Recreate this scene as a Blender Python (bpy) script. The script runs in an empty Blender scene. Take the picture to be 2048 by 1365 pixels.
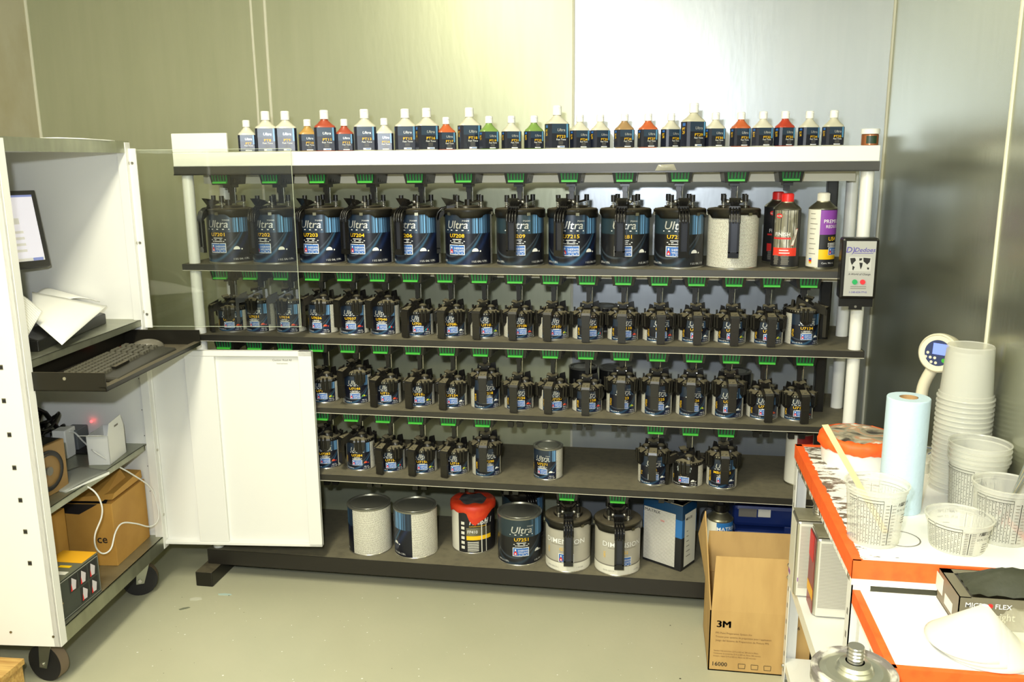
import bpy, math, random
from mathutils import Vector, Matrix
random.seed(7)
PI=math.pi
S=bpy.context.scene; COL=S.collection
# ---------------------------------------------------------------- camera
W,H,FPX=2048,1365,1717.0
PIT,YAW,ROL=.2083,-.1624,-.0087
CAM=Vector((0,-2.92,1.6203))
cp,sp,cy_,sy_=math.cos(PIT),math.sin(PIT),math.cos(YAW),math.sin(YAW)
FW=Vector((sy_*cp,cy_*cp,-sp)); R0=Vector((cy_,-sy_,0)); U0=R0.cross(FW)
AX=math.cos(ROL)*R0+math.sin(ROL)*U0; UP=-math.sin(ROL)*R0+math.cos(ROL)*U0
cd=bpy.data.cameras.new('camera'); cam=bpy.data.objects.new('camera',cd); COL.objects.link(cam)
cd.sensor_width=36; cd.lens=FPX/W*36; cd.clip_start=.05
cam.matrix_world=Matrix(((AX.x,UP.x,-FW.x,CAM.x),(AX.y,UP.y,-FW.y,CAM.y),(AX.z,UP.z,-FW.z,CAM.z),(0,0,0,1)))
S.camera=cam
def at(u,v,**k):                      # pixel -> point on a real plane x=, y= or z=
    d=(u-W/2)/FPX*AX-(v-H/2)/FPX*UP+FW
    a,val=list(k.items())[0]; i='xyz'.index(a)
    return CAM+d*((val-CAM[i])/d[i])
# ---------------------------------------------------------------- world, lights, exposure
S.view_settings.view_transform='Standard'; S.view_settings.look='None'
S.view_settings.exposure=.18; S.view_settings.gamma=1; S.view_settings.use_curve_mapping=False
wd=bpy.data.worlds.new('world'); S.world=wd; wd.use_nodes=True
nt=wd.node_tree; bg=nt.nodes['Background']
tc=nt.nodes.new('ShaderNodeTexCoord'); sx=nt.nodes.new('ShaderNodeSeparateXYZ'); cr=nt.nodes.new('ShaderNodeValToRGB')
nt.links.new(tc.outputs['Generated'],sx.inputs[0])
mr=nt.nodes.new('ShaderNodeMapRange'); mr.inputs[1].default_value=-.5; mr.inputs[2].default_value=.5
nt.links.new(sx.outputs[0],mr.inputs[0]); nt.links.new(mr.outputs[0],cr.inputs[0]); nt.links.new(cr.outputs[0],bg.inputs[0])
cr.color_ramp.elements[0].color=(.44,.46,.38,1); cr.color_ramp.elements[1].color=(.42,.53,.74,1)
bg.inputs[1].default_value=.78
def area(name,loc,target,sx_,sy_,power,col):
    l=bpy.data.lights.new(name,'AREA'); l.shape='RECTANGLE'; l.size=sx_; l.size_y=sy_; l.energy=power; l.color=col
    o=bpy.data.objects.new(name,l); COL.objects.link(o); o.location=loc
    o.rotation_euler=(Vector(target)-Vector(loc)).to_track_quat('-Z','Y').to_euler(); return o
area('ceiling_lamp_near',(-.95,-1.9,2.85),(-.95,-1.7,0),.35,1.3,74,(1,.95,.72))
area('ceiling_lamp_rear',(-.3,-4.2,2.85),(-.3,-4.0,0),1.6,.4,75,(1,.94,.71))
area('camera_flash',(-.10,-2.90,1.77),(-.35,0,1.0),.07,.045,34,(.90,.95,1.0))
# ---------------------------------------------------------------- materials
def lin(c): 
    return tuple(((x/255)/12.92 if x/255<=.04045 else ((x/255+.055)/1.055)**2.4) for x in c)+(1,)
MATS={}
def pm(name,rgb,rough=.5,metal=0,**k):
    if name in MATS: return MATS[name]
    m=bpy.data.materials.new(name); m.use_nodes=True; MATS[name]=m
    b=m.node_tree.nodes['Principled BSDF']
    b.inputs['Base Color'].default_value=lin(rgb); b.inputs['Roughness'].default_value=rough; b.inputs['Metallic'].default_value=metal
    for a,v in k.items():
        if a in ('noise','bump','dust'): continue
        b.inputs[a].default_value=v
    N=m.node_tree.nodes; L=m.node_tree.links
    if 'noise' in k:                  # (scale, second rgb, lo, hi, stretch)
        sc,c2,lo,hi,st=k['noise']
        t=N.new('ShaderNodeTexCoord'); mp=N.new('ShaderNodeMapping'); mp.inputs['Scale'].default_value=st
        n=N.new('ShaderNodeTexNoise'); n.inputs['Scale'].default_value=sc; n.inputs['Detail'].default_value=6
        r=N.new('ShaderNodeMapRange'); r.inputs[1].default_value=lo; r.inputs[2].default_value=hi
        x=N.new('ShaderNodeMix'); x.data_type='RGBA'; x.inputs[6].default_value=lin(rgb); x.inputs[7].default_value=lin(c2)
        L.new(t.outputs['Object'],mp.inputs[0]); L.new(mp.outputs[0],n.inputs['Vector']); L.new(n.outputs[0],r.inputs[0]); L.new(r.outputs[0],x.inputs[0]); L.new(x.outputs[2],b.inputs['Base Color'])
    if 'bump' in k:
        sc,st,dist=k['bump']
        t=N.new('ShaderNodeTexCoord'); mp=N.new('ShaderNodeMapping'); mp.inputs['Scale'].default_value=st
        n=N.new('ShaderNodeTexNoise'); n.inputs['Scale'].default_value=sc; n.inputs['Detail'].default_value=4
        bp=N.new('ShaderNodeBump'); bp.inputs['Strength'].default_value=.6; bp.inputs['Distance'].default_value=dist
        L.new(t.outputs['Object'],mp.inputs[0]); L.new(mp.outputs[0],n.inputs['Vector']); L.new(n.outputs[0],bp.inputs['Height']); L.new(bp.outputs[0],b.inputs['Normal'])
    if 'dust' in k:                   # settled dust lies on upward faces
        c2,amt=k['dust']
        g=N.new('ShaderNodeNewGeometry'); s=N.new('ShaderNodeSeparateXYZ'); r=N.new('ShaderNodeMapRange')
        r.inputs[1].default_value=.62; r.inputs[2].default_value=.97; r.inputs[4].default_value=amt
        n=N.new('ShaderNodeTexNoise'); n.inputs['Scale'].default_value=45; t=N.new('ShaderNodeTexCoord')
        mu=N.new('ShaderNodeMath'); mu.operation='MULTIPLY'; ad=N.new('ShaderNodeMath'); ad.operation='ADD'; ad.inputs[1].default_value=.45; ad.use_clamp=True
        x=N.new('ShaderNodeMix'); x.data_type='RGBA'; x.inputs[6].default_value=lin(rgb); x.inputs[7].default_value=lin(c2)
        L.new(g.outputs['Normal'],s.inputs[0]); L.new(s.outputs[2],r.inputs[0]); L.new(t.outputs['Object'],n.inputs['Vector'])
        L.new(n.outputs[0],ad.inputs[0]); L.new(r.outputs[0],mu.inputs[0]); L.new(ad.outputs[0],mu.inputs[1]); L.new(mu.outputs[0],x.inputs[0]); L.new(x.outputs[2],b.inputs['Base Color'])
        x2=N.new('ShaderNodeMapRange'); x2.inputs[3].default_value=rough; x2.inputs[4].default_value=.85
        L.new(mu.outputs[0],x2.inputs[0]); L.new(x2.outputs[0],b.inputs['Roughness'])
    return m
def nd(N,t,**k):
    n=N.new(t)
    for a,v in k.items(): setattr(n,a,v)
    return n
# setting
M_floor=pm('painted_concrete',(178,178,152),.42,0,noise=(2.2,(186,184,158),.35,.7,(1,1,1)),bump=(60,(1,1,1),.0006))
def metal_wall(name,c1,c2,rough,me=.7):
    return pm(name,c1,rough,me,noise=(4,c2,.25,.8,(6,6,.6)),bump=(60,(1,1,.3),.0005))
M_wallw=metal_wall('brushed_galvanised_panel',(178,182,154),(186,189,162),.40,.52)
M_wallc=metal_wall('brushed_galvanised_panel_cool_lit',(178,184,188),(186,191,194),.36)  # same sheet as the left panels, blue cast of reflected light tinted in
M_wallr=metal_wall('brushed_galvanised_panel_side',(172,174,156),(178,180,162),.27,.85)
M_walll=pm('aged_cream_panel',(196,190,166),.6,.1,noise=(7,(182,172,140),.45,.75,(1,1,.6)))
M_ceil=pm('ceiling_paint',(200,196,178),.8)
M_caulk=pm('caulk_bead',(214,212,190),.6)
# plastics, metals
M_blk=pm('black_plastic',(22,21,19),.32)
M_blkq=pm('worn_black_handle',(30,28,23),.38)
M_blkh=pm('glossy_black_handle',(20,19,18),.2)
M_blkd=pm('dusty_black_plastic',(20,19,17),.34,0,dust=((132,124,98),.85))
M_blkm=pm('dusty_black_metal',(40,38,32),.3,.4,dust=((112,104,84),.8))
M_blkdim=pm('shelf_steel_dimmed',(40,38,32),.42,0,noise=(14,(47,45,38),.4,.7,(1,1,1)))  # darker copy of the rack steel, weaker light low down put into colour
M_blkg=pm('grey_black_steel',(60,59,55),.42,0,noise=(14,(64,62,55),.4,.7,(1,1,1)))  # lighter copy of the rack steel for better lit upper lips; also monitor frame
M_shelf=pm('dusty_dark_shelf',(54,54,50),.5,0,dust=((122,116,94),.8))
M_steel=pm('bright_tinplate',(196,193,182),.28,.9)
M_dull=pm('dull_tinplate',(150,147,128),.38,.9,noise=(9,(120,118,98),.4,.7,(1,1,1)))
M_galv=pm('galvanised_sheet',(168,170,150),.34,.8,noise=(6,(148,150,132),.35,.7,(1,3,1)))
M_chrome=pm('chrome',(215,215,210),.12,1)
M_white=pm('white_enamel',(238,238,230),.35)
M_whitep=pm('white_powder_coat',(228,228,224),.4)
M_cream=pm('cream_rail_paint',(206,202,182),.5)
M_green=pm('green_plastic',(24,112,52),.4); M_green2=pm('bright_green_plastic',(62,168,54),.45)
M_paper=pm('white_paper',(242,242,236),.7); M_paperw=pm('label_white',(222,220,206),.5)
M_card=pm('cardboard',(196,160,100),.75,0,noise=(18,(186,150,92),.4,.65,(1,1,.3)))
M_card2=pm('brown_cardboard',(188,142,66),.72,0,noise=(6,(170,124,52),.4,.7,(1,1,1)))
M_orange=pm('orange_masking_tape',(252,104,36),.55,0,noise=(30,(240,84,24),.5,.8,(1,1,1)))
M_redt=pm('red_orange_tape',(214,56,26),.5,0,noise=(26,(226,78,34),.45,.7,(1,1,1)),bump=(30,(1,1,1),.002))
M_ink=pm('black_ink',(28,26,24),.6); M_ink2=pm('grey_ink',(120,116,106),.7)
M_yel=pm('yellow_ink',(246,196,22),.5); M_whi=pm('white_ink',(236,236,232),.5); M_red=pm('red_ink',(214,44,42),.5)
M_sil=pm('silver_ink',(205,205,200),.3,.5); M_blu=pm('sign_blue',(52,104,178),.45)
M_navy=pm('navy_plastic_case',(24,44,104),.35); M_purp=pm('purple_ink',(132,60,160),.5)
M_rub=pm('black_rubber',(28,27,26),.7); M_wheel=pm('grey_tread',(120,104,84),.7)
M_wood=pm('pallet_wood',(196,160,92),.7,0,noise=(9,(160,118,58),.4,.7,(1,12,12)))
M_blue_towel=pm('blue_paper_towel',(192,214,226),.9,0,bump=(140,(1,1,1),.002))
M_tube=pm('roll_core_card',(176,140,92),.8)
M_glaze=pm('orange_yellow_print',(238,176,40),.5)
M_dblk=pm('matt_print_black',(30,30,32),.5)
M_screen=None
def emis(name,rgb,s):
    m=bpy.data.materials.new(name); m.use_nodes=True; b=m.node_tree.nodes['Principled BSDF']
    b.inputs['Base Color'].default_value=lin(rgb); b.inputs['Emission Color'].default_value=lin(rgb); b.inputs['Emission Strength'].default_value=s; b.inputs['Roughness'].default_value=.3
    MATS[name]=m; return m
M_scr=emis('lit_screen',(222,218,224),.55); M_scr2=emis('screen_grey_row',(206,203,190),.5); M_scr3=emis('screen_bar_blue',(130,140,190),.5)
M_lcd=emis('lit_blue_lcd',(110,130,232),.8); M_led=emis('red_led',(255,60,60),6)
def mix_trans(name,tint,opaque,rough,fac,gloss=None):
    m=bpy.data.materials.new(name); m.use_nodes=True; MATS[name]=m
    N=m.node_tree.nodes; L=m.node_tree.links; out=N['Material Output']; b=N['Principled BSDF']
    b.inputs['Base Color'].default_value=lin(opaque); b.inputs['Roughness'].default_value=rough
    t=N.new('ShaderNodeBsdfTransparent'); t.inputs[0].default_value=lin(tint)
    mx=N.new('ShaderNodeMixShader')
    if gloss:
        g=N.new('ShaderNodeBsdfGlossy'); g.inputs['Roughness'].default_value=gloss
        f=N.new('ShaderNodeFresnel'); f.inputs[0].default_value=1.5
        L.new(f.outputs[0],mx.inputs[0]); L.new(t.outputs[0],mx.inputs[1]); L.new(g.outputs[0],mx.inputs[2])
    else:
        mx.inputs[0].default_value=fac; L.new(t.outputs[0],mx.inputs[1]); L.new(b.outputs[0],mx.inputs[2])
    L.new(mx.outputs[0],out.inputs[0]); return m
M_glass=mix_trans('clear_acrylic',(253,254,250),(255,255,255),.1,0,.03)
M_cup=mix_trans('frosted_polypropylene',(250,250,246),(232,232,222),.25,.42)
M_film=mix_trans('clear_plastic_bag',(246,246,236),(236,232,208),.15,.35)
M_edge=pm('acrylic_edge',(206,214,190),.3)
# label art: u = angle/2pi from label centre, v = height
def label_mat(name,top,bot,split,swoosh):
    if name in MATS: return MATS[name]
    m=bpy.data.materials.new(name); m.use_nodes=True; MATS[name]=m
    N=m.node_tree.nodes; L=m.node_tree.links; b=N['Principled BSDF']; b.inputs['Roughness'].default_value=.28
    uv=nd(N,'ShaderNodeUVMap'); s=nd(N,'ShaderNodeSeparateXYZ'); L.new(uv.outputs[0],s.inputs[0])
    def mt(op,a,b_=None,clamp=False):
        n=nd(N,'ShaderNodeMath',operation=op); n.use_clamp=clamp
        for i,x in enumerate((a,b_)):
            if x is None: continue
            if isinstance(x,(int,float)): n.inputs[i].default_value=x
            else: L.new(x,n.inputs[i])
        return n.outputs[0]
    def mix(f,a,c):
        x=nd(N,'ShaderNodeMix',data_type='RGBA'); L.new(f,x.inputs[0])
        for i,q in ((6,a),(7,c)):
            if isinstance(q,tuple): x.inputs[i].default_value=lin(q)
            else: L.new(q,x.inputs[i])
        return x.outputs[2]
    def gauss(x,w):
        d=mt('DIVIDE',x,w); return mt('EXPONENT',mt('MULTIPLY',mt('MULTIPLY',d,d),-1.0))
    u,v=s.outputs[0],s.outputs[1]
    isT=mt('GREATER_THAN',v,split)
    # vertical light streaks in the upper right
    st=nd(N,'ShaderNodeTexNoise'); st.noise_dimensions='1D'; st.inputs['Scale'].default_value=55; L.new(u,st.inputs['W'])
    stf=mt('MULTIPLY',mt('MULTIPLY',mt('SUBTRACT',st.outputs[0],.42),5.5,True),gauss(mt('SUBTRACT',u,.155),.05),True)
    topc=mix(stf,top,(120,176,226))
    # swooshes in the lower half
    base=bot
    q=mt('MULTIPLY',mt('ADD',u,.06),4.2)
    f1=mt('SUBTRACT',v,mt('ADD',mt('MULTIPLY',mt('MULTIPLY',q,q),.62),.02))
    g1=mt('MULTIPLY',gauss(f1,.035),.6)
    f2=mt('SUBTRACT',v,mt('ADD',mt('MULTIPLY',mt('MULTIPLY',q,q),.5),-.10))
    g2=mt('MULTIPLY',gauss(f2,.08),.45)
    f3=mt('SUBTRACT',v,mt('ADD',mt('MULTIPLY',mt('MULTIPLY',q,q),.55),.16))
    g3=mt('MULTIPLY',gauss(f3,.018),.35)
    c=mix(mt('MULTIPLY',g2,1.0,True),base,swoosh[0]); c=mix(mt('MULTIPLY',g1,1.0,True),c,swoosh[1]); c=mix(mt('MULTIPLY',g3,.6,True),c,(120,140,160))
    L.new(mix(isT,c,topc),b.inputs['Base Color'])
    return m
L_navy=label_mat('navy_swoosh_label',(32,44,60),(17,20,33),.615,((28,48,92),(60,104,140)))
L_olive=label_mat('charcoal_swoosh_label',(38,54,62),(26,27,30),.615,((30,38,54),(52,72,88)))
L_plain=pm('black_can_label',(26,26,26),.3)
def print_mat(name,base,ink,rows,dens):
    m=bpy.data.materials.new(name); m.use_nodes=True; MATS[name]=m
    N=m.node_tree.nodes; L=m.node_tree.links; b=N['Principled BSDF']; b.inputs['Roughness'].default_value=.45
    uv=nd(N,'ShaderNodeUVMap'); mp=nd(N,'ShaderNodeMapping'); mp.inputs['Scale'].default_value=(1,rows,1)
    s=nd(N,'ShaderNodeSeparateXYZ'); L.new(uv.outputs[0],mp.inputs[0]); L.new(mp.outputs[0],s.inputs[0])
    fr=nd(N,'ShaderNodeMath',operation='FRACT'); L.new(s.outputs[1],fr.inputs[0])
    gt=nd(N,'ShaderNodeMath',operation='GREATER_THAN'); gt.inputs[1].default_value=.5; L.new(fr.outputs[0],gt.inputs[0])
    fl=nd(N,'ShaderNodeMath',operation='FLOOR'); L.new(s.outputs[1],fl.inputs[0])
    cb=nd(N,'ShaderNodeCombineXYZ'); mu=nd(N,'ShaderNodeMath',operation='MULTIPLY'); mu.inputs[1].default_value=220
    L.new(s.outputs[0],mu.inputs[0]); L.new(mu.outputs[0],cb.inputs[0]); L.new(fl.outputs[0],cb.inputs[1])
    n=nd(N,'ShaderNodeTexNoise'); n.inputs['Scale'].default_value=1.0; L.new(cb.outputs[0],n.inputs['Vector'])
    g2=nd(N,'ShaderNodeMath',operation='GREATER_THAN'); g2.inputs[1].default_value=1-dens; L.new(n.outputs[0],g2.inputs[0])
    m2=nd(N,'ShaderNodeMath',operation='MULTIPLY'); L.new(gt.outputs[0],m2.inputs[0]); L.new(g2.outputs[0],m2.inputs[1])
    x=nd(N,'ShaderNodeMix',data_type='RGBA'); x.inputs[6].default_value=lin(base); x.inputs[7].default_value=lin(ink)
    L.new(m2.outputs[0],x.inputs[0]); L.new(x.outputs[2],b.inputs['Base Color']); return m
L_print=print_mat('fine_print_panel',(222,220,206),(140,136,122),40,.55)
# ---------------------------------------------------------------- mesh builder
class MB:
    def __init__(s): s.v=[];s.f=[];s.m=[];s.sm=[];s.uv=[];s.mats=[]
    def mi(s,m):
        if m not in s.mats: s.mats.append(m)
        return s.mats.index(m)
    def face(s,pts,m,smooth=False,uv=None):
        b=len(s.v); s.v+= [tuple(p) for p in pts]; s.f.append(tuple(range(b,b+len(pts)))); s.m.append(s.mi(m)); s.sm.append(smooth); s.uv.append(uv)
    def mesh(s,vs,fs,m,smooth=False,uvs=None):
        b=len(s.v); s.v+=[tuple(p) for p in vs]; i=s.mi(m)
        for k,f in enumerate(fs): s.f.append(tuple(b+j for j in f)); s.m.append(i); s.sm.append(smooth); s.uv.append(uvs[k] if uvs else None)
    def box(s,x0,y0,z0,x1,y1,z1,m,rz=0,piv=None,rx=0,ry=0):
        P=[Vector((x,y,z)) for z in (z0,z1) for y in (y0,y1) for x in (x0,x1)]
        if rz or rx or ry:
            c=Vector(piv) if piv else Vector(((x0+x1)/2,(y0+y1)/2,(z0+z1)/2))
            R=Matrix.Rotation(rz,3,'Z')@Matrix.Rotation(ry,3,'Y')@Matrix.Rotation(rx,3,'X'); P=[c+R@(p-c) for p in P]
        s.mesh(P,[(0,2,3,1),(4,5,7,6),(0,1,5,4),(2,6,7,3),(0,4,6,2),(1,3,7,5)],m)
    def hexa(s,P,m): s.mesh(P,[(0,3,2,1),(4,5,6,7),(0,1,5,4),(1,2,6,5),(2,3,7,6),(3,0,4,7)],m)   # bottom 4 ccw, top 4
    def lathe(s,prof,m,seg=32,c=(0,0,0),join=False,a0=0,a1=2*PI,sx=1,sy=1):
        full=abs(a1-a0-2*PI)<1e-6; n=seg if full else seg+1
        A=[a0+(a1-a0)*i/seg for i in range(n)]
        def ring(r,z): return [(c[0]+sx*r*math.cos(a),c[1]+sy*r*math.sin(a),c[2]+z) for a in A]
        if join:
            vs=[];fs=[]
            for r,z in prof: vs+=ring(r,z)
            for k in range(len(prof)-1):
                for i in range(seg):
                    j=(i+1)%n; fs.append((k*n+i,k*n+j,(k+1)*n+j,(k+1)*n+i))
            s.mesh(vs,fs,m,True)
        else:
            for (r0,z0),(r1,z1) in zip(prof,prof[1:]):
                if r0<1e-6 or r1<1e-6:
                    rr,zz,ap=(r1,z1,z0) if r0<1e-6 else (r0,z0,z1)
                    R=ring(rr,zz); R.append((c[0],c[1],c[2]+ap)); k=len(R)-1
                    s.mesh(R,[(i,(i+1)%n,k) if r1<1e-6 else ((i+1)%n,i,k) for i in range(seg)],m,abs(z0-z1)>1e-5)
                else:
                    vs=ring(r0,z0)+ring(r1,z1); s.mesh(vs,[(i,(i+1)%n,n+(i+1)%n,n+i) for i in range(seg)],m,True)
    def cyl(s,p0,p1,r0,m,r1=None,seg=16,caps=True):
        p0=Vector(p0);p1=Vector(p1); r1=r0 if r1 is None else r1; d=(p1-p0).normalized()
        a=d.orthogonal().normalized(); b=d.cross(a)
        c0=[p0+r0*(a*math.cos(t)+b*math.sin(t)) for t in [2*PI*i/seg for i in range(seg)]]
        c1=[p1+r1*(a*math.cos(t)+b*math.sin(t)) for t in [2*PI*i/seg for i in range(seg)]]
        s.mesh(c0+c1,[(i,(i+1)%seg,seg+(i+1)%seg,seg+i) for i in range(seg)],m,True)
        if caps: s.face(c0[::-1],m); s.face(c1,m)
    def tube(s,pts,r,m,seg=8):
        pts=[Vector(p) for p in pts]; vs=[]; n=len(pts); up=None
        for i,p in enumerate(pts):
            d=(pts[min(i+1,n-1)]-pts[max(i-1,0)]).normalized()
            a=d.orthogonal().normalized() if up is None else (up-d*up.dot(d)).normalized()
            up=a; b=d.cross(a)
            vs+=[p+r*(a*math.cos(2*PI*k/seg)+b*math.sin(2*PI*k/seg)) for k in range(seg)]
        fs=[(i*seg+k,i*seg+(k+1)%seg,(i+1)*seg+(k+1)%seg,(i+1)*seg+k) for i in range(n-1) for k in range(seg)]
        s.mesh(vs,fs,m,True); s.face(vs[:seg][::-1],m); s.face(vs[-seg:],m)
    def sphere(s,c,r,m,seg=16,rings=8,sz=1,half=False,sx=1,sy=1):
        pr=[]; a=0 if half else -PI/2
        for i in range(rings+1):
            t=a+(PI/2-a)*i/rings; pr.append((max(r*math.cos(t),1e-5),r*math.sin(t)*sz))
        s.lathe(pr,m,seg,c,join=True,sx=sx,sy=sy)
    def patch(s,P,nu,nv,m,sag=None,th=0,smooth=True):     # bilinear sheet from 4 corners (ccw)
        P=[Vector(p) for p in P]; vs=[]
        for j in range(nv+1):
            for i in range(nu+1):
                a,b=i/nu,j/nv; p=P[0]*(1-a)*(1-b)+P[1]*a*(1-b)+P[2]*a*b+P[3]*(1-a)*b
                if sag: p=p+Vector(sag(a,b))
                vs.append(p)
        w=nu+1; fs=[(j*w+i,j*w+i+1,(j+1)*w+i+1,(j+1)*w+i) for j in range(nv) for i in range(nu)]
        uvs=[[(i/nu,j/nv),((i+1)/nu,j/nv),((i+1)/nu,(j+1)/nv),(i/nu,(j+1)/nv)] for j in range(nv) for i in range(nu)]
        s.mesh(vs,fs,m,smooth,uvs)
    def text(s,t,h,fn,m,align=0,shear=0,stretch=1,bold=0):
        vs,fs,w,hh=font(t,bold); k=h/hh
        off={0:-w/2,-1:0,1:-w}[align]
        s.mesh([fn((x+off)*k*stretch+shear*y*k,y*k) for x,y in vs],fs,m)
    def build(s,name,parent=None,bevel=0,loc=None,rz=0,solid=0):
        me=bpy.data.meshes.new(name); me.from_pydata(s.v,[],s.f)
        for m in s.mats: me.materials.append(m)
        me.polygons.foreach_set('material_index',s.m); me.polygons.foreach_set('use_smooth',s.sm)
        if any(s.uv):
            ul=me.uv_layers.new(name='UVMap'); li=0
            for k,f in enumerate(s.f):
                for q in range(len(f)):
                    if s.uv[k]: ul.data[li].uv=s.uv[k][q]
                    li+=1
        me.update()
        o=bpy.data.objects.new(name,me); COL.objects.link(o)
        if parent: o.parent=parent
        if loc is not None: o.location=loc
        if rz: o.rotation_euler=(0,0,rz)
        if bevel:
            md=o.modifiers.new('bevel','BEVEL'); md.width=bevel; md.segments=2; md.limit_method='ANGLE'
        if solid:
            md=o.modifiers.new('solid','SOLIDIFY'); md.thickness=solid
        return o
FC={}
def font(t,bold=0):
    if (t,bold) in FC: return FC[(t,bold)]
    c=bpy.data.curves.new('t','FONT'); c.body=t; c.resolution_u=2; c.fill_mode='FRONT'; c.offset=bold
    o=bpy.data.objects.new('t',c); COL.objects.link(o); bpy.context.view_layer.update()
    me=bpy.data.meshes.new_from_object(o.evaluated_get(bpy.context.evaluated_depsgraph_get()))
    vs=[(v.co.x,v.co.y) for v in me.vertices]; fs=[tuple(p.vertices) for p in me.polygons]
    bpy.data.objects.remove(o); bpy.data.curves.remove(c); bpy.data.meshes.remove(me)
    x0=min(v[0] for v in vs); w=max(v[0] for v in vs)-x0; y0=0; hh=.70
    FC[(t,bold)]=([(x-x0,y) for x,y in vs],fs,w,hh); return FC[(t,bold)]
def tag(o,label,cat,group=None,kind=None):
    o['label']=label; o['category']=cat
    if group: o['group']=group
    if kind: o['kind']=kind
    return o
def thing(name,label,cat,loc=(0,0,0),rz=0,group=None):
    o=bpy.data.objects.new(name,None); COL.objects.link(o); o.empty_display_size=.05
    o.location=loc; o.rotation_euler=(0,0,rz); return tag(o,label,cat,group)
def struct(name,mb,**k):
    o=mb.build(name,**k); o['kind']='structure'; return o
def part(src,parent,name=None):
    o=src.copy(); o.parent=parent
    if name: o.name=name
    COL.objects.link(o); return o
HID=[]
# ---------------------------------------------------------------- the room
YW=.60; XR=.862; XL=-2.68; YF=-5.0; ZC=2.95
m=MB(); m.box(XL-.1,YF,-.1,XR+.1,YW+.1,0,M_floor); struct('floor',m)
m=MB(); m.box(XL-.1,YF,ZC,XR+.1,YW+.1,ZC+.1,M_ceil); struct('ceiling',m)
m=MB()
m.box(XL-.1,YW,0,-1.66,YW+.1,ZC,M_wallw); m.box(-1.66,YW,0,-.32,YW+.1,ZC,M_wallw); m.box(-.32,YW,0,XR+.1,YW+.1,ZC,M_wallc)
struct('wall_back',m)
m=MB(); m.box(XR,YF,0,XR+.1,YW,ZC,M_wallr); struct('wall_right',m)
m=MB(); m.box(XL-.1,YF,0,XL,YW,ZC,M_walll); struct('wall_left',m)
def seam(n,pts,w,t):
    m=MB(); P=[Vector(p) for p in pts]
    for a,b in zip(P,P[1:]): m.cyl(a,b,w/2,M_caulk,seg=8)
    struct(n,m)
def wob(x,y,z0,z1,ax,n=14,a=.0025): 
    r=[]
    for i in range(n+1):
        z=z0+(z1-z0)*i/n; d=random.uniform(-a,a); r.append((x+d*(ax=='x'),y+d*(ax=='y'),z))
    return r
seam('trim_1',wob(-1.652,YW+.002,.02,ZC-.02,'x'),.013,0)
seam('trim_2',wob(-1.592,YW+.002,.02,ZC-.02,'x'),.015,0)
seam('trim_3',wob(-.322,YW+.002,.02,ZC-.02,'x'),.012,0)
seam('trim_4',wob(XR-.001,YW-.001,.02,ZC-.02,'x',a=.001),.014,0)
seam('trim_5',wob(XR+.001,-.575,.02,ZC-.02,'y',a=.001),.014,0)
seam('trim_6',wob(XL+.002,YW-.002,.02,ZC-.02,'x',a=.001),.016,0)
# ---------------------------------------------------------------- paint mixing rack
RXL,RXR=-1.709,.703; D=.45
Z0,Z1,Z2,Z3,Z4,Z5=1.6056,1.2536,.989,.7215,.4583,.12
rack=thing('paint_mixing_rack','long paint mixing rack of white posts and dark dusty shelves against the metal wall','rack',(0,0,0))
m=MB(); m.box(RXL,0,Z0,RXR,.30,1.655,M_white); m.box(RXL,0,1.655,RXL+.212,.012,1.722,M_white); m.build('top_cover',rack,bevel=.003)
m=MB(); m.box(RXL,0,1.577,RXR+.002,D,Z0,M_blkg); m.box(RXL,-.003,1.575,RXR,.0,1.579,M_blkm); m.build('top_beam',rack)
def shelf(z,x1,lip,x0=RXL):
    m=MB(); m.box(x0,.004,z-.006,x1,D,z,M_shelf); m.box(x0,0,z-lip,x1,.004,z,M_blkg if z==Z1 else M_blkdim); m.box(x0,0,z-lip-.002,x1,.02,z-lip,M_cream)  # upper lip lighter, lower lips dimmed: light falloff held in the paint
    m.box(x0,.004,z-lip,x0+.003,D,z,M_blkdim); m.box(x1-.003,.004,z-lip,x1,D,z,M_blkdim)
    m.build('shelf',rack)
    m=MB(); m.box(x0+.04,.135,z-lip-.030,x1-.04,.145,z-.006,M_cream); m.build('rear_rail',rack)
shelf(Z1,RXR,.022); shelf(Z2,RXR,.022); shelf(Z3,RXR,.018); shelf(Z4,RXR,.022)
m=MB(); m.box(RXL+.04,.135,1.541,RXR-.04,.145,1.577,M_cream); m.build('rear_rail',rack)
m=MB(); m.box(RXL,.003,.062,RXR,D,Z5,M_shelf); m.box(RXL,0,.06,RXR,.003,Z5-.0005,pm('base_steel_dimmed',(34,31,26),.42)); m.build('base_shelf',rack)  # base lip darkest, its dimmer light put into the colour
for x in (-1.69,.62):
    m=MB(); m.box(x-.035,-.075,.0,x+.035,.50,.06,M_blkm); m.build('foot',rack,bevel=.004)
for x,y in ((-1.677,.035),(.678,.036)):
    for a,b in ((Z5,Z4-.022),(Z4,Z3-.018),(Z3,Z2-.022),(Z2,Z1-.022),(Z1,1.577)):
        m=MB(); m.cyl((x,y,a),(x,y,b),.0205,M_white,seg=28); m.build('post',rack)
for x,y in ((-1.655,.262),(.682,.262)):
    for a,b in ((Z5,Z4-.022),(Z4,Z3-.018),(Z3,Z2-.022),(Z2,Z1-.022),(Z1,1.577)):
        m=MB(); m.cyl((x,y,a),(x,y,b),.0205,M_white,seg=28); m.build('post',rack)
m=MB(); m.box(.588,.19,Z5,.622,.225,1.577,M_blk); m.build('drive_post',rack,bevel=.003)
m=MB(); m.tube([(.655,.37,Z4),(.655,.371,.75),(.657,.37,1.1),(.655,.372,1.55)],.004,M_blk); m.build('power_cord',rack)
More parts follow.
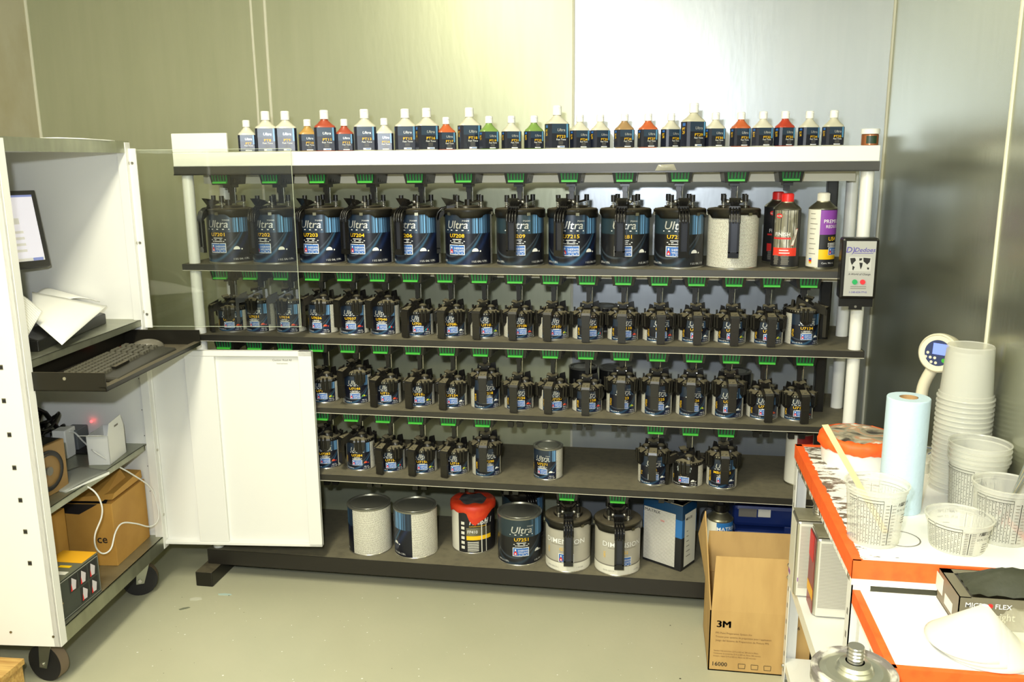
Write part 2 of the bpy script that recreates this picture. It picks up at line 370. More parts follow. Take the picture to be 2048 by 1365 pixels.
# scraps of clear film taped on the beam
# ---- drive heads
def head_mesh(green):
    m=MB()   # local origin: under shelf at the face, z=0 lip bottom; y back
    t,b=.0435,.0350; h=.037
    P=[(-b,.004,-h),(b,.004,-h),(b+.006,.13,-h),(-b-.006,.13,-h),(-t,-.004,.012),(t,-.004,.012),(t+.006,.13,.012),(-t-.006,.13,.012)]
    m.hexa(P,M_blk)
    m.box(-.016,.05,-h-.012,.016,.105,-h,M_blk); m.box(-.009,.07,-h-.03,.009,.10,-h-.01,M_blk)
    for k in range(5): m.box(.03,.03+.018*k,-.03,.0405,.038+.018*k,.0,M_blkm)
    if not green:
        m.box(-.030,-.002,-h-.02,-.010,.02,-h+.002,M_blk); m.box(.004,-.002,-h-.018,.026,.02,-h+.002,M_blk)
    return m
_hm=head_mesh(True).build('drive_head'); _hb=head_mesh(False).build('idle_drive_head')
m=MB(); t,b,h=.031,.0265,.032
m.hexa([(-b,-.002,-h),(b,-.002,-h),(b,.006,-h),(-b,.006,-h),(-t,-.010,.008),(t,-.010,.008),(t,.004,.008),(-t,.004,.008)],M_green)
m.hexa([(-b,-.010,-h),(b,-.010,-h),(b,.0,-h),(-b,.0,-h),(-b,-.010,-h+.006),(b,-.010,-h+.006),(b,.0,-h+.006),(-b,.0,-h+.006)],M_green2)
for k in range(5):
    x=-.021+.0105*k; m.hexa([(x-.0023,-.0068,-.023),(x+.0023,-.0068,-.023),(x+.0023,-.002,-.023),(x-.0023,-.002,-.023),(x-.0012,-.0120,.002),(x+.0036,-.0120,.002),(x+.0028,-.004,.002),(x-.0005,-.004,.002)],M_dblk)
_hg=m.build('green_vent')
def fork(zb):
    m=MB(); m.box(-.008,.078,-zb,.006,.090,-.045,M_blk); m.cyl((.012,.082,-zb),(.012,.082,-.04),.0022,M_chrome,seg=8); return m.build('drive_fork')
forks={}
def head(px,py,zlip,yf,drop,green=True,insert=True):
    p=at(px,py,y=yf)
    h=part(_hm if green else _hb,rack,'drive_head' if green else 'idle_drive_head'); h.location=(p.x,yf,zlip)
    if green:
        g=part(_hg,h,'green_vent')
        if drop:
            k=round(drop,3)
            if k not in forks: forks[k]=fork(k); HID.append(forks[k])
            f=part(forks[k],h,'drive_fork'); f.location=(0,.0,0)
HID+= [_hm,_hb,_hg]
# px centres of the head faces, row by row; the fork ends at the lid below it
hs0=[440,540,635,731,830,928,1032,1139,1249,1360,1473]
hs1=[442,502,563,626,690.5,756,822,890.7,959.4,1030.4,1102,1174.6,1246.5,1319.3,1393,1468,1544,1618]
hs2=[450,511,572,634.3,697,762,827,895,961.7,1031,1101,1172,1243,1315,1388.7,1462.5,1535,1610.5]
hs3=[643.7,704,767,831.6,897.6,965.6]; hs3b=[1031.6,1100.5,1169.5,1240]; hs3c=[1311.5,1381.7,1453]
YH=.022
# ---------------------------------------------------------------- cans
def wrap(r,a0=0):          # label coordinates (x to the viewer's right, z up) -> cylinder facing -y
    def f(x,z):
        a=x/r+a0; return (r*math.sin(a),-r*math.cos(a),z)
    return f
def wquad(m,r,x0,x1,z0,z1,mat,n=4,uv=False,rr=None,skew=0):
    rr=rr or r; vs=[];fs=[];uvs=[]
    for i in range(n+1):
        x=x0+(x1-x0)*i/n; a=x/rr
        vs+=[(r*math.sin(a),-r*math.cos(a),z0),(r*math.sin(a),-r*math.cos(a),z1)]
    for i in range(n):
        fs.append((2*i,2*i+2,2*i+3,2*i+1))
        ua=x0+(x1-x0)*i/n; ub=x0+(x1-x0)*(i+1)/n
        uvs.append([(ua/rr/2/PI,0),(ub/rr/2/PI,0),(ub/rr/2/PI,1),(ua/rr/2/PI,1)])
    m.mesh(vs,fs,mat,True,uvs if uv else None)
def sw_logo(m,f,r,cx,z0,w,h,rr):
    wquad(m,r+.0006,cx-w/2,cx+w/2,z0,z0+h,M_whi,4,rr=rr)
    b=h*.06; wquad(m,r+.0009,cx-w/2+b,cx+w/2-b,z0+b,z0+h-b,M_blu,4,rr=rr)
    g=wrap(r+.0012); g2=lambda x,z:g(x*(r+.0012)/rr,z)
    x=cx-w*.33
    m.face([g2(x-w*.10,z0+h*.16),g2(x+w*.10,z0+h*.16),g2(x+w*.09,z0+h*.42),g2(x,z0+h*.62),g2(x-w*.09,z0+h*.42)],M_red)
    m.face([g2(x+w*.045*math.cos(t),z0+h*.72+h*.11*math.sin(t)) for t in [2*PI*i/10 for i in range(10)]],M_whi)
    m.face([g2(x-w*.05,z0+h*.2),g2(x+w*.05,z0+h*.2),g2(x+w*.03,z0+h*.36),g2(x-w*.03,z0+h*.36)],M_whi)
    m.text('SHERWIN',h*.20,lambda a,b_:g2(cx+w*.16+a,z0+h*.56+b_),M_whi,stretch=.95)
    m.text('WILLIAMS.',h*.20,lambda a,b_:g2(cx+w*.16+a,z0+h*.29+b_),M_whi,stretch=.86)
    wquad(m,r+.001,cx-w*.1,cx+w*.4,z0+h*.15,z0+h*.19,M_whi,2,rr=rr)
PATCH={'w':(236,236,228),'o':(228,104,48),'r':(206,52,52),'y':(220,196,60),'g':(110,170,70),'t':(40,150,160)}
def can_label(r,h,half,code,lm,patch,gal,style='ultra'):
    m=MB(); z0,z1=.006,h-.006; n=int(40*half/180)+4
    hr=math.radians(half)
    vs=[];fs=[];uvs=[]; rb=r+.0003
    for i in range(n+1):
        a=-hr+2*hr*i/n; vs+=[(rb*math.sin(a),-rb*math.cos(a),z0),(rb*math.sin(a),-rb*math.cos(a),z1)]
    for i in range(n):
        a=(-hr+2*hr*i/n)/2/PI; b=(-hr+2*hr*(i+1)/n)/2/PI
        fs.append((2*i,2*i+2,2*i+3,2*i+1)); uvs.append([(a,0),(b,0),(b,1),(a,1)])
    m.mesh(vs,fs,lm,True,uvs)
    # white information panel round the back
    n2=24; vs=[];fs=[];uvs=[]
    for i in range(n2+1):
        a=hr+(2*PI-2*hr)*i/n2; vs+=[(rb*math.sin(a),-rb*math.cos(a),z0),(rb*math.sin(a),-rb*math.cos(a),z1)]
    for i in range(n2):
        a=i/n2*.5;b=(i+1)/n2*.5; fs.append((2*i,2*i+2,2*i+3,2*i+1)); uvs.append([(a,0),(b,0),(b,1),(a,1)])
    m.mesh(vs,fs,L_print,True,uvs)
    f=wrap(r+.0014); q=h if gal else .122
    s=1 if gal else .62
    zz=lambda v:v*h
    if style=='plain': return m
    if style=='dim':
        wquad(m,r+.0006,-hr*r,hr*r,h*.20,h*.225,M_ink2,24,rr=r); wquad(m,r+.0006,-hr*r,hr*r,z0,h*.20,M_paperw,24,rr=r)
        m.text('DIMENSION',.019,lambda a,b:f(a,h*.60+b),M_dblk,stretch=1.1,bold=.012)
        g=wrap(r+.0019); m.text('DIMENSION',.019,lambda a,b:g(a+.0003,h*.601+b),M_paper,stretch=1.1,bold=.005)
        wquad(m,r+.0006,-.055,.055,h*.565,h*.575,M_ink2,8,rr=r)
        m.text(code,.011,lambda a,b:f(a,h*.46+b),M_yel,stretch=1.2)
        m.text(code,.008,lambda a,b:f(-.066-b,h*.32+a+.02),M_yel)
        sw_logo(m,f,r,.005,h*.215,.058,.034,r)
        for k in range(3): wquad(m,r+.0006,-.02,.02,h*(.46-.03*k),h*(.466-.03*k),M_ink2,3,rr=r)
        m.text('126 FL OZ/3.72 L',.005,lambda a,b:f(a-.05,h*.09+b),M_ink2); m.text('1 US GAL',.005,lambda a,b:f(a+.06,h*.09+b),M_ink2)
        return m
    vU,vC,vS=(.70,.535,.215) if gal else ((.645,.485,.195) if h>.11 else (.69,.50,.20))
    if style=='fx':
        m.text('CUSTOM',.008,lambda a,b:f(a,h*.76+b),M_whi,stretch=1.2); m.text('EFFECTS',.008,lambda a,b:f(a,h*.66+b),M_whi,stretch=1.2)
        wquad(m,r+.0005,-.024,.024,h*.63,h*.86,pm('teal_ink',(20,70,66),.4),6,rr=r)
    else:
        m.text('Ultra',.0265*s*1.02,lambda a,b:f(a,zz(vU)+b),M_sil,shear=.22,stretch=1.06,bold=.006)
        m.text('7000',.0060*s,lambda a,b:f(a+.034*s,zz(vU)+.024*s+b*.9),M_sil,stretch=1.6)
        wquad(m,r+.0006,-.045*s,.045*s,zz(vU)-.008*s,zz(vU)-.005*s,M_whi,4,rr=r)
    m.text(code,.0125*(1 if gal else .72),lambda a,b:f(a,zz(vC)+b),M_yel,stretch=1.25,bold=.01)
    for k,wd_ in enumerate((.018,.030,.024)): wquad(m,r+.0006,-wd_*s,wd_*s,zz(vC)-.0085*s-.0058*s*k,zz(vC)-.0062*s-.0058*s*k,M_whi,3,rr=r)
    sw_logo(m,f,r,(-.002 if gal else 0),zz(vS),.062*s,.035*s,r)
    # colour chip: a dome and a dot
    pmx=pm('chip_'+patch,PATCH[patch],.4); cx=.050*s*1.35 if gal else .033
    m.face([f(cx+.012*s*math.cos(t),zz(vS+.06)+.012*s*math.sin(t)) for t in [PI*i/12 for i in range(13)]],pmx)
    if patch!='w':
        m2=pm('chip2_'+patch,PATCH[{'o':'r','r':'o','y':'g','g':'y','t':'r'}[patch]],.4); g=wrap(r+.0017)
        m.face([g(cx+.012*s*math.cos(t),zz(vS+.06)+.012*s*math.sin(t)) for t in [PI*i/12 for i in range(0,6)]]+[g(cx,zz(vS+.06))],m2)
    m.face([f(cx+.019*s+.003*s*math.cos(t),zz(vS+.065)+.003*s*math.sin(t)) for t in [2*PI*i/8 for i in range(8)]],pmx)
    if gal:
        m.text('1 U.S. GAL / 3.78 L',.0065,lambda a,b:f(a+.085,h*.075+b),M_whi,stretch=.85); m.text('128 fl oz / 3.78 L',.0065,lambda a,b:f(a-.075,h*.075+b),M_whi,stretch=.85)
        m.text(code,.0085,lambda a,b:f(-.128-b,h*.40+a),M_yel,stretch=1.1,bold=.008)
    else:
        m.text('946 mL',.0046,lambda a,b:f(a+.036,.016+b),M_whi); m.text('1 U.S. QT',.0046,lambda a,b:f(a+.036,.009+b),M_whi); m.text('32 FL OZ 946 mL',.0042,lambda a,b:f(a-.03,.011+b),M_whi,stretch=.8)
        m.text(code,.0068,lambda a,b:f(-.044-b,h*.38+a),M_yel,stretch=1.0,bold=.008)
    return m
def can_body(r,h):
    m=MB(); rb=r+.0014
    m.lathe([(0,.001),(r-.004,.001),(rb,0),(rb,.004),(r,.006),(r,h-.006),(rb,h-.004),(rb,h),(r-.003,h)],M_steel,40); return m
def plain_lid(r,h):
    m=MB(); m.lathe([(r+.0018,h-.005),(r+.0022,h),(r-.001,h+.0015),(r-.006,h+.0015),(r-.009,h-.004),(r-.014,h-.004),(r-.016,h-.001),(0,h-.001)],pm('lid_tin',(150,150,140),.3,.75),40); return m
# quart pouring lid, handle toward -y, z=0 at can rim
def q_lid():
    m=MB(); r=.0565
    m.lathe([(r-.003,-.012),(r-.001,-.010),(r-.001,.002),(r-.006,.005),(r-.018,.007),(.02,.010),(0,.010)],M_blkd,32)
    for a in (-58,58,180):
        ca=math.radians(a)
        def P(x,y,z): return (x*math.cos(ca)-y*math.sin(ca),x*math.sin(ca)+y*math.cos(ca),z)
        w=.021
        m.hexa([P(-w*.35,-r-.002,-.047),P(w*.35,-r-.002,-.047),P(w*.35,-r+.006,-.047),P(-w*.35,-r+.006,-.047),P(-w*.9,-r-.005,-.034),P(w*.9,-r-.005,-.034),P(w*.9,-r+.009,-.034),P(-w*.9,-r+.009,-.034)],M_blk)
        m.hexa([P(-w*.9,-r-.005,-.034),P(w*.9,-r-.005,-.034),P(w*.9,-r+.009,-.034),P(-w*.9,-r+.009,-.034),P(-w,-r-.006,-.004),P(w,-r-.006,-.004),P(w,-r+.010,-.004),P(-w,-r+.010,-.004)],M_blk)
        m.hexa([P(-w*1.05,-r-.008,-.003),P(w*1.05,-r-.008,-.003),P(w,-r+.012,.002),P(-w,-r+.012,.002),P(-w,-r-.006,.003),P(w,-r-.006,.003),P(w*.8,-r+.016,.012),P(-w*.8,-r+.016,.012)],M_blkd)
        for sx_ in (-.011,.003):
            a0=P(sx_,-r-.005,-.036); a1=P(sx_,-r-.007,.010); m.cyl(a0,a1,.0042,M_blkm,seg=8)
    # hump, spout guard and pegs
    m.sphere((.026,-.006,.008),.020,M_blkd,16,6,.95,True); m.sphere((-.026,-.006,.008),.018,M_blkd,16,6,.85,True)
    m.hexa([(-.015,-.042,.006),(.015,-.042,.006),(.018,.012,.006),(-.018,.012,.006),(-.014,-.040,.016),(.014,-.040,.016),(.016,.012,.038),(-.016,.012,.038)],M_blk)
    m.hexa([(.012,.022,.008),(.040,.022,.008),(.040,.032,.008),(.012,.032,.008),(.018,.022,.036),(.036,.022,.042),(.036,.030,.042),(.018,.030,.036)],M_blk)
    m.hexa([(-.034,.022,.008),(-.012,.022,.008),(-.012,.032,.008),(-.034,.032,.008),(-.030,.022,.034),(-.018,.022,.030),(-.018,.030,.030),(-.030,.030,.034)],M_blk)
    m.box(.045,-.002,.004,.051,.004,.024,M_blk); m.box(-.051,-.002,.004,-.045,.004,.022,M_blk)
    # thumb lever, a saddle-shaped plate
    vs=[];n=8
    for i in range(n+1):
        x=-.019+.038*i/n; zz=.036+.006*abs(math.cos(PI*(i/n)))**.8*1.0
        vs+=[(x,-.030,zz),(x,-.006,zz+.003)]
    m.mesh(vs+[(a,b,c-.005) for a,b,c in vs],[(2*i,2*i+2,2*i+3,2*i+1) for i in range(n)]+[(2*i+1+2*n+2,2*i+3+2*n+2,2*i+2+2*n+2,2*i+2*n+2) for i in range(n)]+[(2*i,2*i+2*n+2,2*i+2+2*n+2,2*i+2) for i in range(n)],M_blkd,False)
    m.box(-.013,-.022,.010,.013,-.008,.036,M_blk)
    for x in (-.016,.016): m.cyl((x-.002,-.018,.033),(x+.002,-.018,.033),.0045,M_chrome,seg=10)
    m.cyl((0,.0,.03),(0,.0,.046),.006,M_blk,seg=10)
    return m
def q_handle(L):
    m=MB(); r=.0565; w=.0125
    m.hexa([(-w-.002,-r-.030,.004),(w+.002,-r-.030,.004),(w+.003,-r+.016,.004),(-w-.003,-r+.016,.004),(-w-.002,-r-.026,.014),(w+.002,-r-.026,.014),(w+.003,-r+.016,.020),(-w-.003,-r+.016,.020)],M_blkd)
    m.sphere((0,-r-.010,.015),.007,M_blkd,12,5,.5,True,sx=1.4)
    m.box(-w-.001,-r-.0305,-L,w+.001,-r-.019,.006,M_blkq)
    m.box(-w-.0016,-r-.031,-L*.48,w+.0016,-r-.0185,-L*.46,M_cream if False else M_blkd)
    for sx_ in (-1,1): m.hexa([(sx_*(w+.003)-.001,-r-.028,-.012),(sx_*(w+.003)+.001,-r-.028,-.012),(sx_*(w+.003)+.001,-r+.010,-.004),(sx_*(w+.003)-.001,-r+.010,-.004),(sx_*(w+.003)-.001,-r-.026,.014),(sx_*(w+.003)+.001,-r-.026,.014),(sx_*(w+.003)+.001,-r+.012,.030),(sx_*(w+.003)-.001,-r+.012,.030)],M_blk)
    return m
def g_lid():
    m=MB(); R=.0885
    m.lathe([(R-.004,-.008),(R,-.006),(R,.006),(R-.003,.009),(R-.02,.0115),(.055,.012),(.052,.018),(.030,.019),(0,.019)],M_blkm,48)
    # wavy skirt
    n=72; vs=[];fs=[]
    for i in range(n):
        a=2*PI*i/n; k=math.cos(3*a+PI/2); d=.009+.012/(1+math.exp(-12*(k-.05)))
        for rr,z in ((R+.0006,.004),(R+.0006,-d)): vs.append((rr*math.sin(a),-rr*math.cos(a),z))
        for rr,z in ((R-.0022,-d),): vs.append((rr*math.sin(a),-rr*math.cos(a),z))
    for i in range(n):
        j=(i+1)%n; fs+=[(3*i,3*i+1,3*j+1,3*j),(3*i+1,3*i+2,3*j+2,3*j+1)]
    m.mesh(vs,[f[::-1] for f in fs],M_blkm,True)
    for a in (35,155,275): 
        t=math.radians(a); c=(R*math.sin(t),-R*math.cos(t)); m.box(c[0]-.006,c[1]-.003,-.012,c[0]+.006,c[1]+.003,-.002,M_dull,rz=t)
    for a in (40,140,220,320):
        t=math.radians(a); x,y=.055*math.sin(t),-.055*math.cos(t)
        m.cyl((x,y,.034),(x,y,.056),.0085,M_blk,seg=12); m.cyl((x,y,.012),(x,y,.034),.0026,M_chrome,seg=8)
        pts=[(x+.0068*math.cos(q*.9),y+.0068*math.sin(q*.9),.013+.0008*q) for q in range(27)]; m.tube(pts,.0012,M_steel,5)
        m.hexa([(x*.25-.005,y*.25-.005,.026),(x*.25+.005,y*.25-.005,.026),(x+.004,y+.004,.034),(x-.004,y+.004,.034),(x*.25-.005,y*.25-.005,.031),(x*.25+.005,y*.25-.005,.031),(x+.004,y+.004,.040),(x-.004,y+.004,.040)],M_blkm)
    m.cyl((0,0,.018),(0,0,.040),.013,M_blkm,seg=14)
    m.box(-.018,-.078,.010,.018,-.02,.020,M_blk)
    for x in (-.021,.021): m.sphere((x,-.040,.033),.007,M_steel,10,6)
    return m
def g_handle():
    m=MB(); R=.0885; w=.0175
    # flared trigger plate
    m.hexa([(-.012,-R+.012,.018),(.012,-R+.012,.018),(.014,-R+.05,.030),(-.014,-R+.05,.030),(-.020,-R-.006,.048),(.020,-R-.006,.048),(.016,-R+.034,.040),(-.016,-R+.034,.040)],M_blkh)
    # bend and two ribs
    for x in (-w+.002,-.0045,.0045,w-.002):
        m.tube([(x*.9,-R+.012,.014),(x,-R-.006,.010),(x,-R-.020,-.002),(x,-R-.026,-.020),(x,-R-.026,-.034)],.0028 if abs(x)<.01 else .0034,M_blkh,7)
    m.hexa([(-w,-R-.020,-.030),(w,-R-.020,-.030),(w,-R+.010,-.002),(-w,-R+.010,-.002),(-w,-R-.014,-.004),(w,-R-.014,-.004),(w,-R+.012,.012),(-w,-R+.012,.012)],M_blkh)
    m.box(-w,-R-.028,-.132,-w+.007,-R-.016,-.03,M_blkh); m.box(w-.007,-R-.028,-.132,w,-R-.016,-.03,M_blkh)
    m.box(-w,-R-.028,-.148,w,-R-.016,-.128,M_blkh); m.box(-w+.006,-R-.021,-.13,w-.006,-R-.017,-.03,pm('handle_channel',(46,48,56),.25,.2))
    return m
def handle_offset(src): HID.append(src); return src
_qb={h:handle_offset(can_body(.054,h).build('can_body')) for h in (.122,.092)}
_ql=handle_offset(q_lid().build('pouring_lid')); _qh={L:handle_offset(q_handle(L).build('handle')) for L in (.088,.089)}
_gb=handle_offset(can_body(.084,.190).build('can_body')); _gl=handle_offset(g_lid().build('agitator_lid')); _gh=handle_offset(g_handle().build('handle'))
_gp=handle_offset(plain_lid(.084,.190).build('can_lid')); _qp=handle_offset(plain_lid(.054,.122).build('can_lid'))
def can(px,z,ycen,kind,code,la,ho,label,group,lm=None,patch='o',style='ultra',lid=True,half=None,name='paint_can',dz=0):
    gal=kind=='g'; r=.084 if gal else .054; h={'g':.190,'t':.122,'s':.092}[kind]
    # keep the silhouette centre on the measured column
    p=at(px,680,y=ycen) if False else None
    lo=at(px,{Z1:480,Z2:640,Z3:790,Z4:920,Z5:1070}[z],y=ycen); x=lo.x
    ac=math.atan2(-x,2.92+ycen)
    t=thing(name,label,'paint can',(x,ycen,z+dz),0,group)
    part(_gb if gal else _qb[h],t,'can_body')
    lb=can_label(r,h,half or (96 if gal else 57),code,lm or L_navy,patch,gal,style).build('label',t); lb.rotation_euler=(0,0,ac+math.radians(la))
    if lid:
        ha=ac+ho; l=part(_gl if gal else _ql,t,'agitator_lid' if gal else 'pouring_lid'); l.location=(0,0,h); l.rotation_euler=(0,0,ha)
        q=part(_gh if gal else _qh[.088],t,'handle'); q.location=(0,0,h); q.rotation_euler=(0,0,ha)
        if kind=='s': q.location=(0,0,h)
    else:
        l=part(_gp if gal else _qp,t,'can_lid')
        if kind=='s': l.location=(0,0,-.030)
    return t
def hoff(off,R): return math.asin(max(-1,min(1,off/R)))
ORD=['first','second','third','fourth','fifth','sixth','seventh','eighth','ninth','tenth','eleventh','twelfth','thirteenth','fourteenth','fifteenth','sixteenth','seventeenth','eighteenth']
def side(o): return 'turned hard left' if o<-1.0 else 'turned left' if o<-.35 else 'facing front' if o<.5 else 'turned right'
# --- upper shelf, gallons: px, code, label angle, handle px offset
G1=[(463,'U7201',-34,-66,L_navy,'w'),(551,'U7202',-32,-44,L_navy,'w'),(645,'U7203',-30,-50,L_navy,'w'),(739.5,'U7204',-32,-52,L_navy,'w'),(835,'U7206',-32,-36,L_navy,'w'),(937.6,'U7208',-30,-84,L_navy,'w'),
    (1040.5,'U7209',-8,-16,L_olive,'w'),(1144.6,'U7215',-3,-24,L_navy,'w'),(1250,'U7281',-3,-9,L_olive,'w'),(1358,'U7214',-8,8,L_olive,'w'),(1465,'',178,2,L_olive,'w')]
for i,(px,code,la,ho,lm,pt) in enumerate(G1):
    if code: lab='large dark gallon can with %s handle, %s from the left on the top shelf'%('side-facing' if ho<-30 else 'front-facing',ORD[i])
    else: lab='large can turned to its white printed side, black handle in front, on the top shelf'
    can(px,Z1,.105,'g',code or ' ',la,math.radians(ho),lab,'gallon cans on the top shelf',lm,pt,style='ultra' if code else 'plain')
for i,px in enumerate(hs0):
    head(px,355,1.577,YH,.107 if i<11 else 0)
head(1582,355,1.577,.05,0,True)
# --- second shelf, quarts
Q2=[(466,'s','U7030',-16,-31,'o'),(522,'t','U7031',-28,-33,'o'),(582.7,'t','U7034',-28,-33,'o'),(646.7,'t','U7036',-28,-30,'o'),(708,'t','U7037',-14,-24,'o'),(770,'t','U7046',-14,-23,'t'),
 (837,'s','U7068',-2,-19.5,'t'),(902.4,'s','U7088',4,-14.5,'w'),(970.4,'s','U7101',6,-13,'g'),(1037.4,'s','U7108',10,-9,'r'),(1107,'s','U7107',10,-9,'y'),(1175.8,'s','U7109',14,-3,'t'),
 (1246,'s','U7110',12,-1.5,'r'),(1317,'s','U7111',12,3.6,'r'),(1389.3,'s','U7126',8,4.4,'w'),(1461,'s','U7127',10,6,'y'),(1534.5,'s','U7129',10,6.5,'y'),(1604.7,'t','U7134',18,31,'w')]
for i,(px,k,code,la,off,pt) in enumerate(Q2):
    o=hoff(off,33)
    can(px,Z2,.106,k,code,la,o,'%s dark quart can, lid handle %s, %s from left on second shelf'%('tall' if k=='t' else 'short',side(o),ORD[i]),'quart cans on the second shelf',L_navy,pt)
    head(hs1[i],560,Z1-.024,YH,(Z1-.024)-(Z2+(.122 if k=='t' else .092)+.045))
Q3=[(650,'s','U7117',-12,-26,'y'),(715,'t','U7146',-10,-24,'g'),(774,'s','U7151',-4,-20,'o'),(840.5,'s','U7152',-4,-17,'y'),(905.4,'s','U7154',-2,-15,'w'),(970.9,'t','U7218',8,-4,'w'),
 (1038,'s','U7156',2,-8,'o'),(1107,'s','U7157',12,-8,'o'),(1174.4,'s','U7158',12,-2.5,'r'),(1243,'t','U7223',6,-1,'g'),(1313.5,'t','U7225',8,-3,'w'),(1383,'t','U7226',8,-1,'g'),(1456,'t','U7271',6,6,'w'),(1525.4,'s','U7165',10,9,'r'),(1595,'s','U7166',10,11,'o')]
for i,(px,k,code,la,off,pt) in enumerate(Q3):
    o=hoff(off,33)
    can(px,Z3,.108,k,code,la,o,'%s dark quart can, lid handle %s, %s from left on third shelf'%('tall' if k=='t' else 'short',side(o),ORD[i]),'quart cans on the third shelf',L_navy,pt)
for i,px in enumerate(hs2):
    j=i-3; k=Q3[j][1] if 0<=j<15 else None
    head(px,708,Z2-.024,YH,(Z2-.024)-(Z3+(.122 if k=='t' else .092)+.045) if k else 0)
Q4=[(655,'t','U7283',-10,-30,'o',L_navy,'ultra'),(722,'t','U7284',-16,-29,'o',L_navy,'ultra'),(782.6,'s','U7153',-2,-18,'t',L_navy,'ultra'),(846,'s','U7158',-4,-17,'y',L_navy,'ultra'),(909.6,'s','U7160',4,-16,'y',L_navy,'ultra'),(973,'t','U7290',8,-5,'w',L_navy,'ultra'),
 (1306.5,'t','T12',2,-1,'w',L_navy,'ultra'),(1376,'s','U18',-14,-31,'w',L_plain,'fx'),(1444.7,'t','MBC7252',2,4,'w',L_navy,'ultra')]
where4=['against the open cabinet door','second from the cabinet door','third from the cabinet door','fourth from the cabinet door','fifth from the cabinet door','beside the empty middle stretch','left of the can with green writing','plain black label with green writing','right of the can with green writing']
for i,(px,k,code,la,off,pt,lm,st) in enumerate(Q4):
    o=hoff(off,33)
    can(px,Z4,.108,k,code,la,o,'%s quart can with pouring lid, %s, fourth shelf'%('tall' if k=='t' else 'short',where4[i]),'quart cans on the fourth shelf',lm,pt,st)
for i,px in enumerate(hs3+hs3c):
    head(px,845,Z3-.020,YH,(Z3-.020)-(Z4+(.122 if Q4[i][1]=='t' else .092)+.045))
for px in hs3b+[1525,1596]: head(px,850,Z3-.020,.10,0,False)
can(1096.3,Z4,.108,'t','U7271',-24,0,'closed dark quart can with a plain metal lid standing alone mid fourth shelf',None,L_navy,'w',lid=False)
for z_,px,lab in ((Z2,1207,'dark can with plain lid standing behind the twelfth can of the second shelf'),(Z3,1166,'dark can with plain lid behind the ninth can of the third shelf'),(Z3,1226,'dark can with plain lid behind the tenth can of the third shelf'),(Z3,1470,'dark can with plain lid behind the thirteenth can of the third shelf')):
    can(px,z_,.285,'s' if z_==Z2 else 't','',0,0,lab,None,L_plain,'w','plain',lid=False,half=150)
# --- base shelf
can(741,Z5,.115,'g','U7202',-146,0,'closed gallon can showing its printed white panel, leftmost by the cabinet door',None,L_navy,'w',lid=False)
can(832,Z5,.115,'g','U7204',-107,0,'closed gallon can, half blue art and half white panel, left of the red-taped can',None,L_navy,'w',lid=False)
c7=can(1039.5,Z5,.115,'g','U7251',4,0,'closed charcoal gallon can with yellow writing, right of the red-taped can',None,L_olive,'w',lid=False)
L_dim=pm('greige_can_label',(176,172,158),.3)
can(1136,Z5,.090,'g','G752',-8,math.radians(1),'pale grey gallon can with black agitator lid, left one of the pair',None,L_dim,'w','dim',half=120)
can(1235,Z5,.088,'g','G852',14,math.radians(4),'pale grey gallon can with black agitator lid, right one of the pair',None,L_dim,'w','dim',half=120)
can(1046,Z5,.325,'g','U7255',0,math.radians(20),'dark gallon can with agitator lid hidden behind the charcoal closed can',None,L_olive,'w')
for px in (1134,1235.5): head(px,993,Z4-.024,YH,.05)
for px in (664,750,841,935,1023,1334,1433): head(px,993,Z4-.024,.10,0,False)
can(552,Z5,.115,'t','U7271',10,0,'dark small can on the base shelf, mostly hidden below the cabinet door',None,L_navy,'w',lid=False)
# red taped can
x=at(947,1060,y=.19).x; t=thing('paint_can','gallon can with red tape round its rim and a yellow banded black label','paint can',(x,.19,Z5))
part(_gb,t,'can_body')
m=MB(); r=.084; f=wrap(r+.0014)
wquad(m,r+.0003,-.24,.24,.006,.184,M_dblk,60,rr=r); wquad(m,r+.0005,-.20,-.062,.006,.184,M_paperw,14,rr=r)
wquad(m,r+.0006,-.028,.075,.058,.075,M_yel,8,rr=r); wquad(m,r+.0006,-.028,.075,.076,.108,M_dull,8,rr=r)
wquad(m,r+.0007,.03,.034,.006,.15,M_paperw,1,rr=r); wquad(m,r+.0007,.05,.053,.006,.15,M_paperw,1,rr=r)
m.text('FINISH 1',.022,lambda a,b:f(a+.03,.122+b),M_whi,shear=.2,stretch=.85,bold=.006)
m.text('AUTOMOTIVE PRIMER',.005,lambda a,b:f(a+.018,.112+b),M_yel)
m.text('FP410',.013,lambda a,b:f(a-.004,.086+b),M_whi,stretch=.9)
for k in range(6): wquad(m,r+.0006,-.024,.02,.012+.007*k,.0155+.007*k,M_paperw,4,rr=r); wquad(m,r+.0006,-.05,-.036,.02+.02*k,.032+.02*k,M_paperw,2,rr=r)
o=m.build('label',t); o.rotation_euler=(0,0,math.atan2(-x,3.1))
m=MB(); n=48; vs=[];fs=[]
for i in range(n):
    a=2*PI*i/n-.1; d=.028+.008*math.sin(3*a)+.004*math.sin(9*a); 
    if -.2<((a-.15+PI)%(2*PI)-PI)<.75: d+=.035*(1-abs(((a-.15+PI)%(2*PI)-PI)-.15)/.7)
    for rr,z in ((r+.003,.190-d),(r+.006,.175),(r+.005,.192),(r-.004,.199),(r-.030,.196+.004*math.sin(5*a))): vs.append((rr*math.sin(a),-rr*math.cos(a),z))
for i in range(n):
    j=(i+1)%n
    for k in range(4): fs.append((5*i+k,5*j+k,5*j+k+1,5*i+k+1))
m.mesh(vs,fs,M_redt,True); m.build('red_tape',t)
m=MB(); m.lathe([(.066,.190),(.05,.1935),(0,.1935)],pm('grey_paint_skin',(92,96,94),.6,0,noise=(30,(60,62,64),.4,.7,(1,1,1))),32); m.build('paint_skin',t)
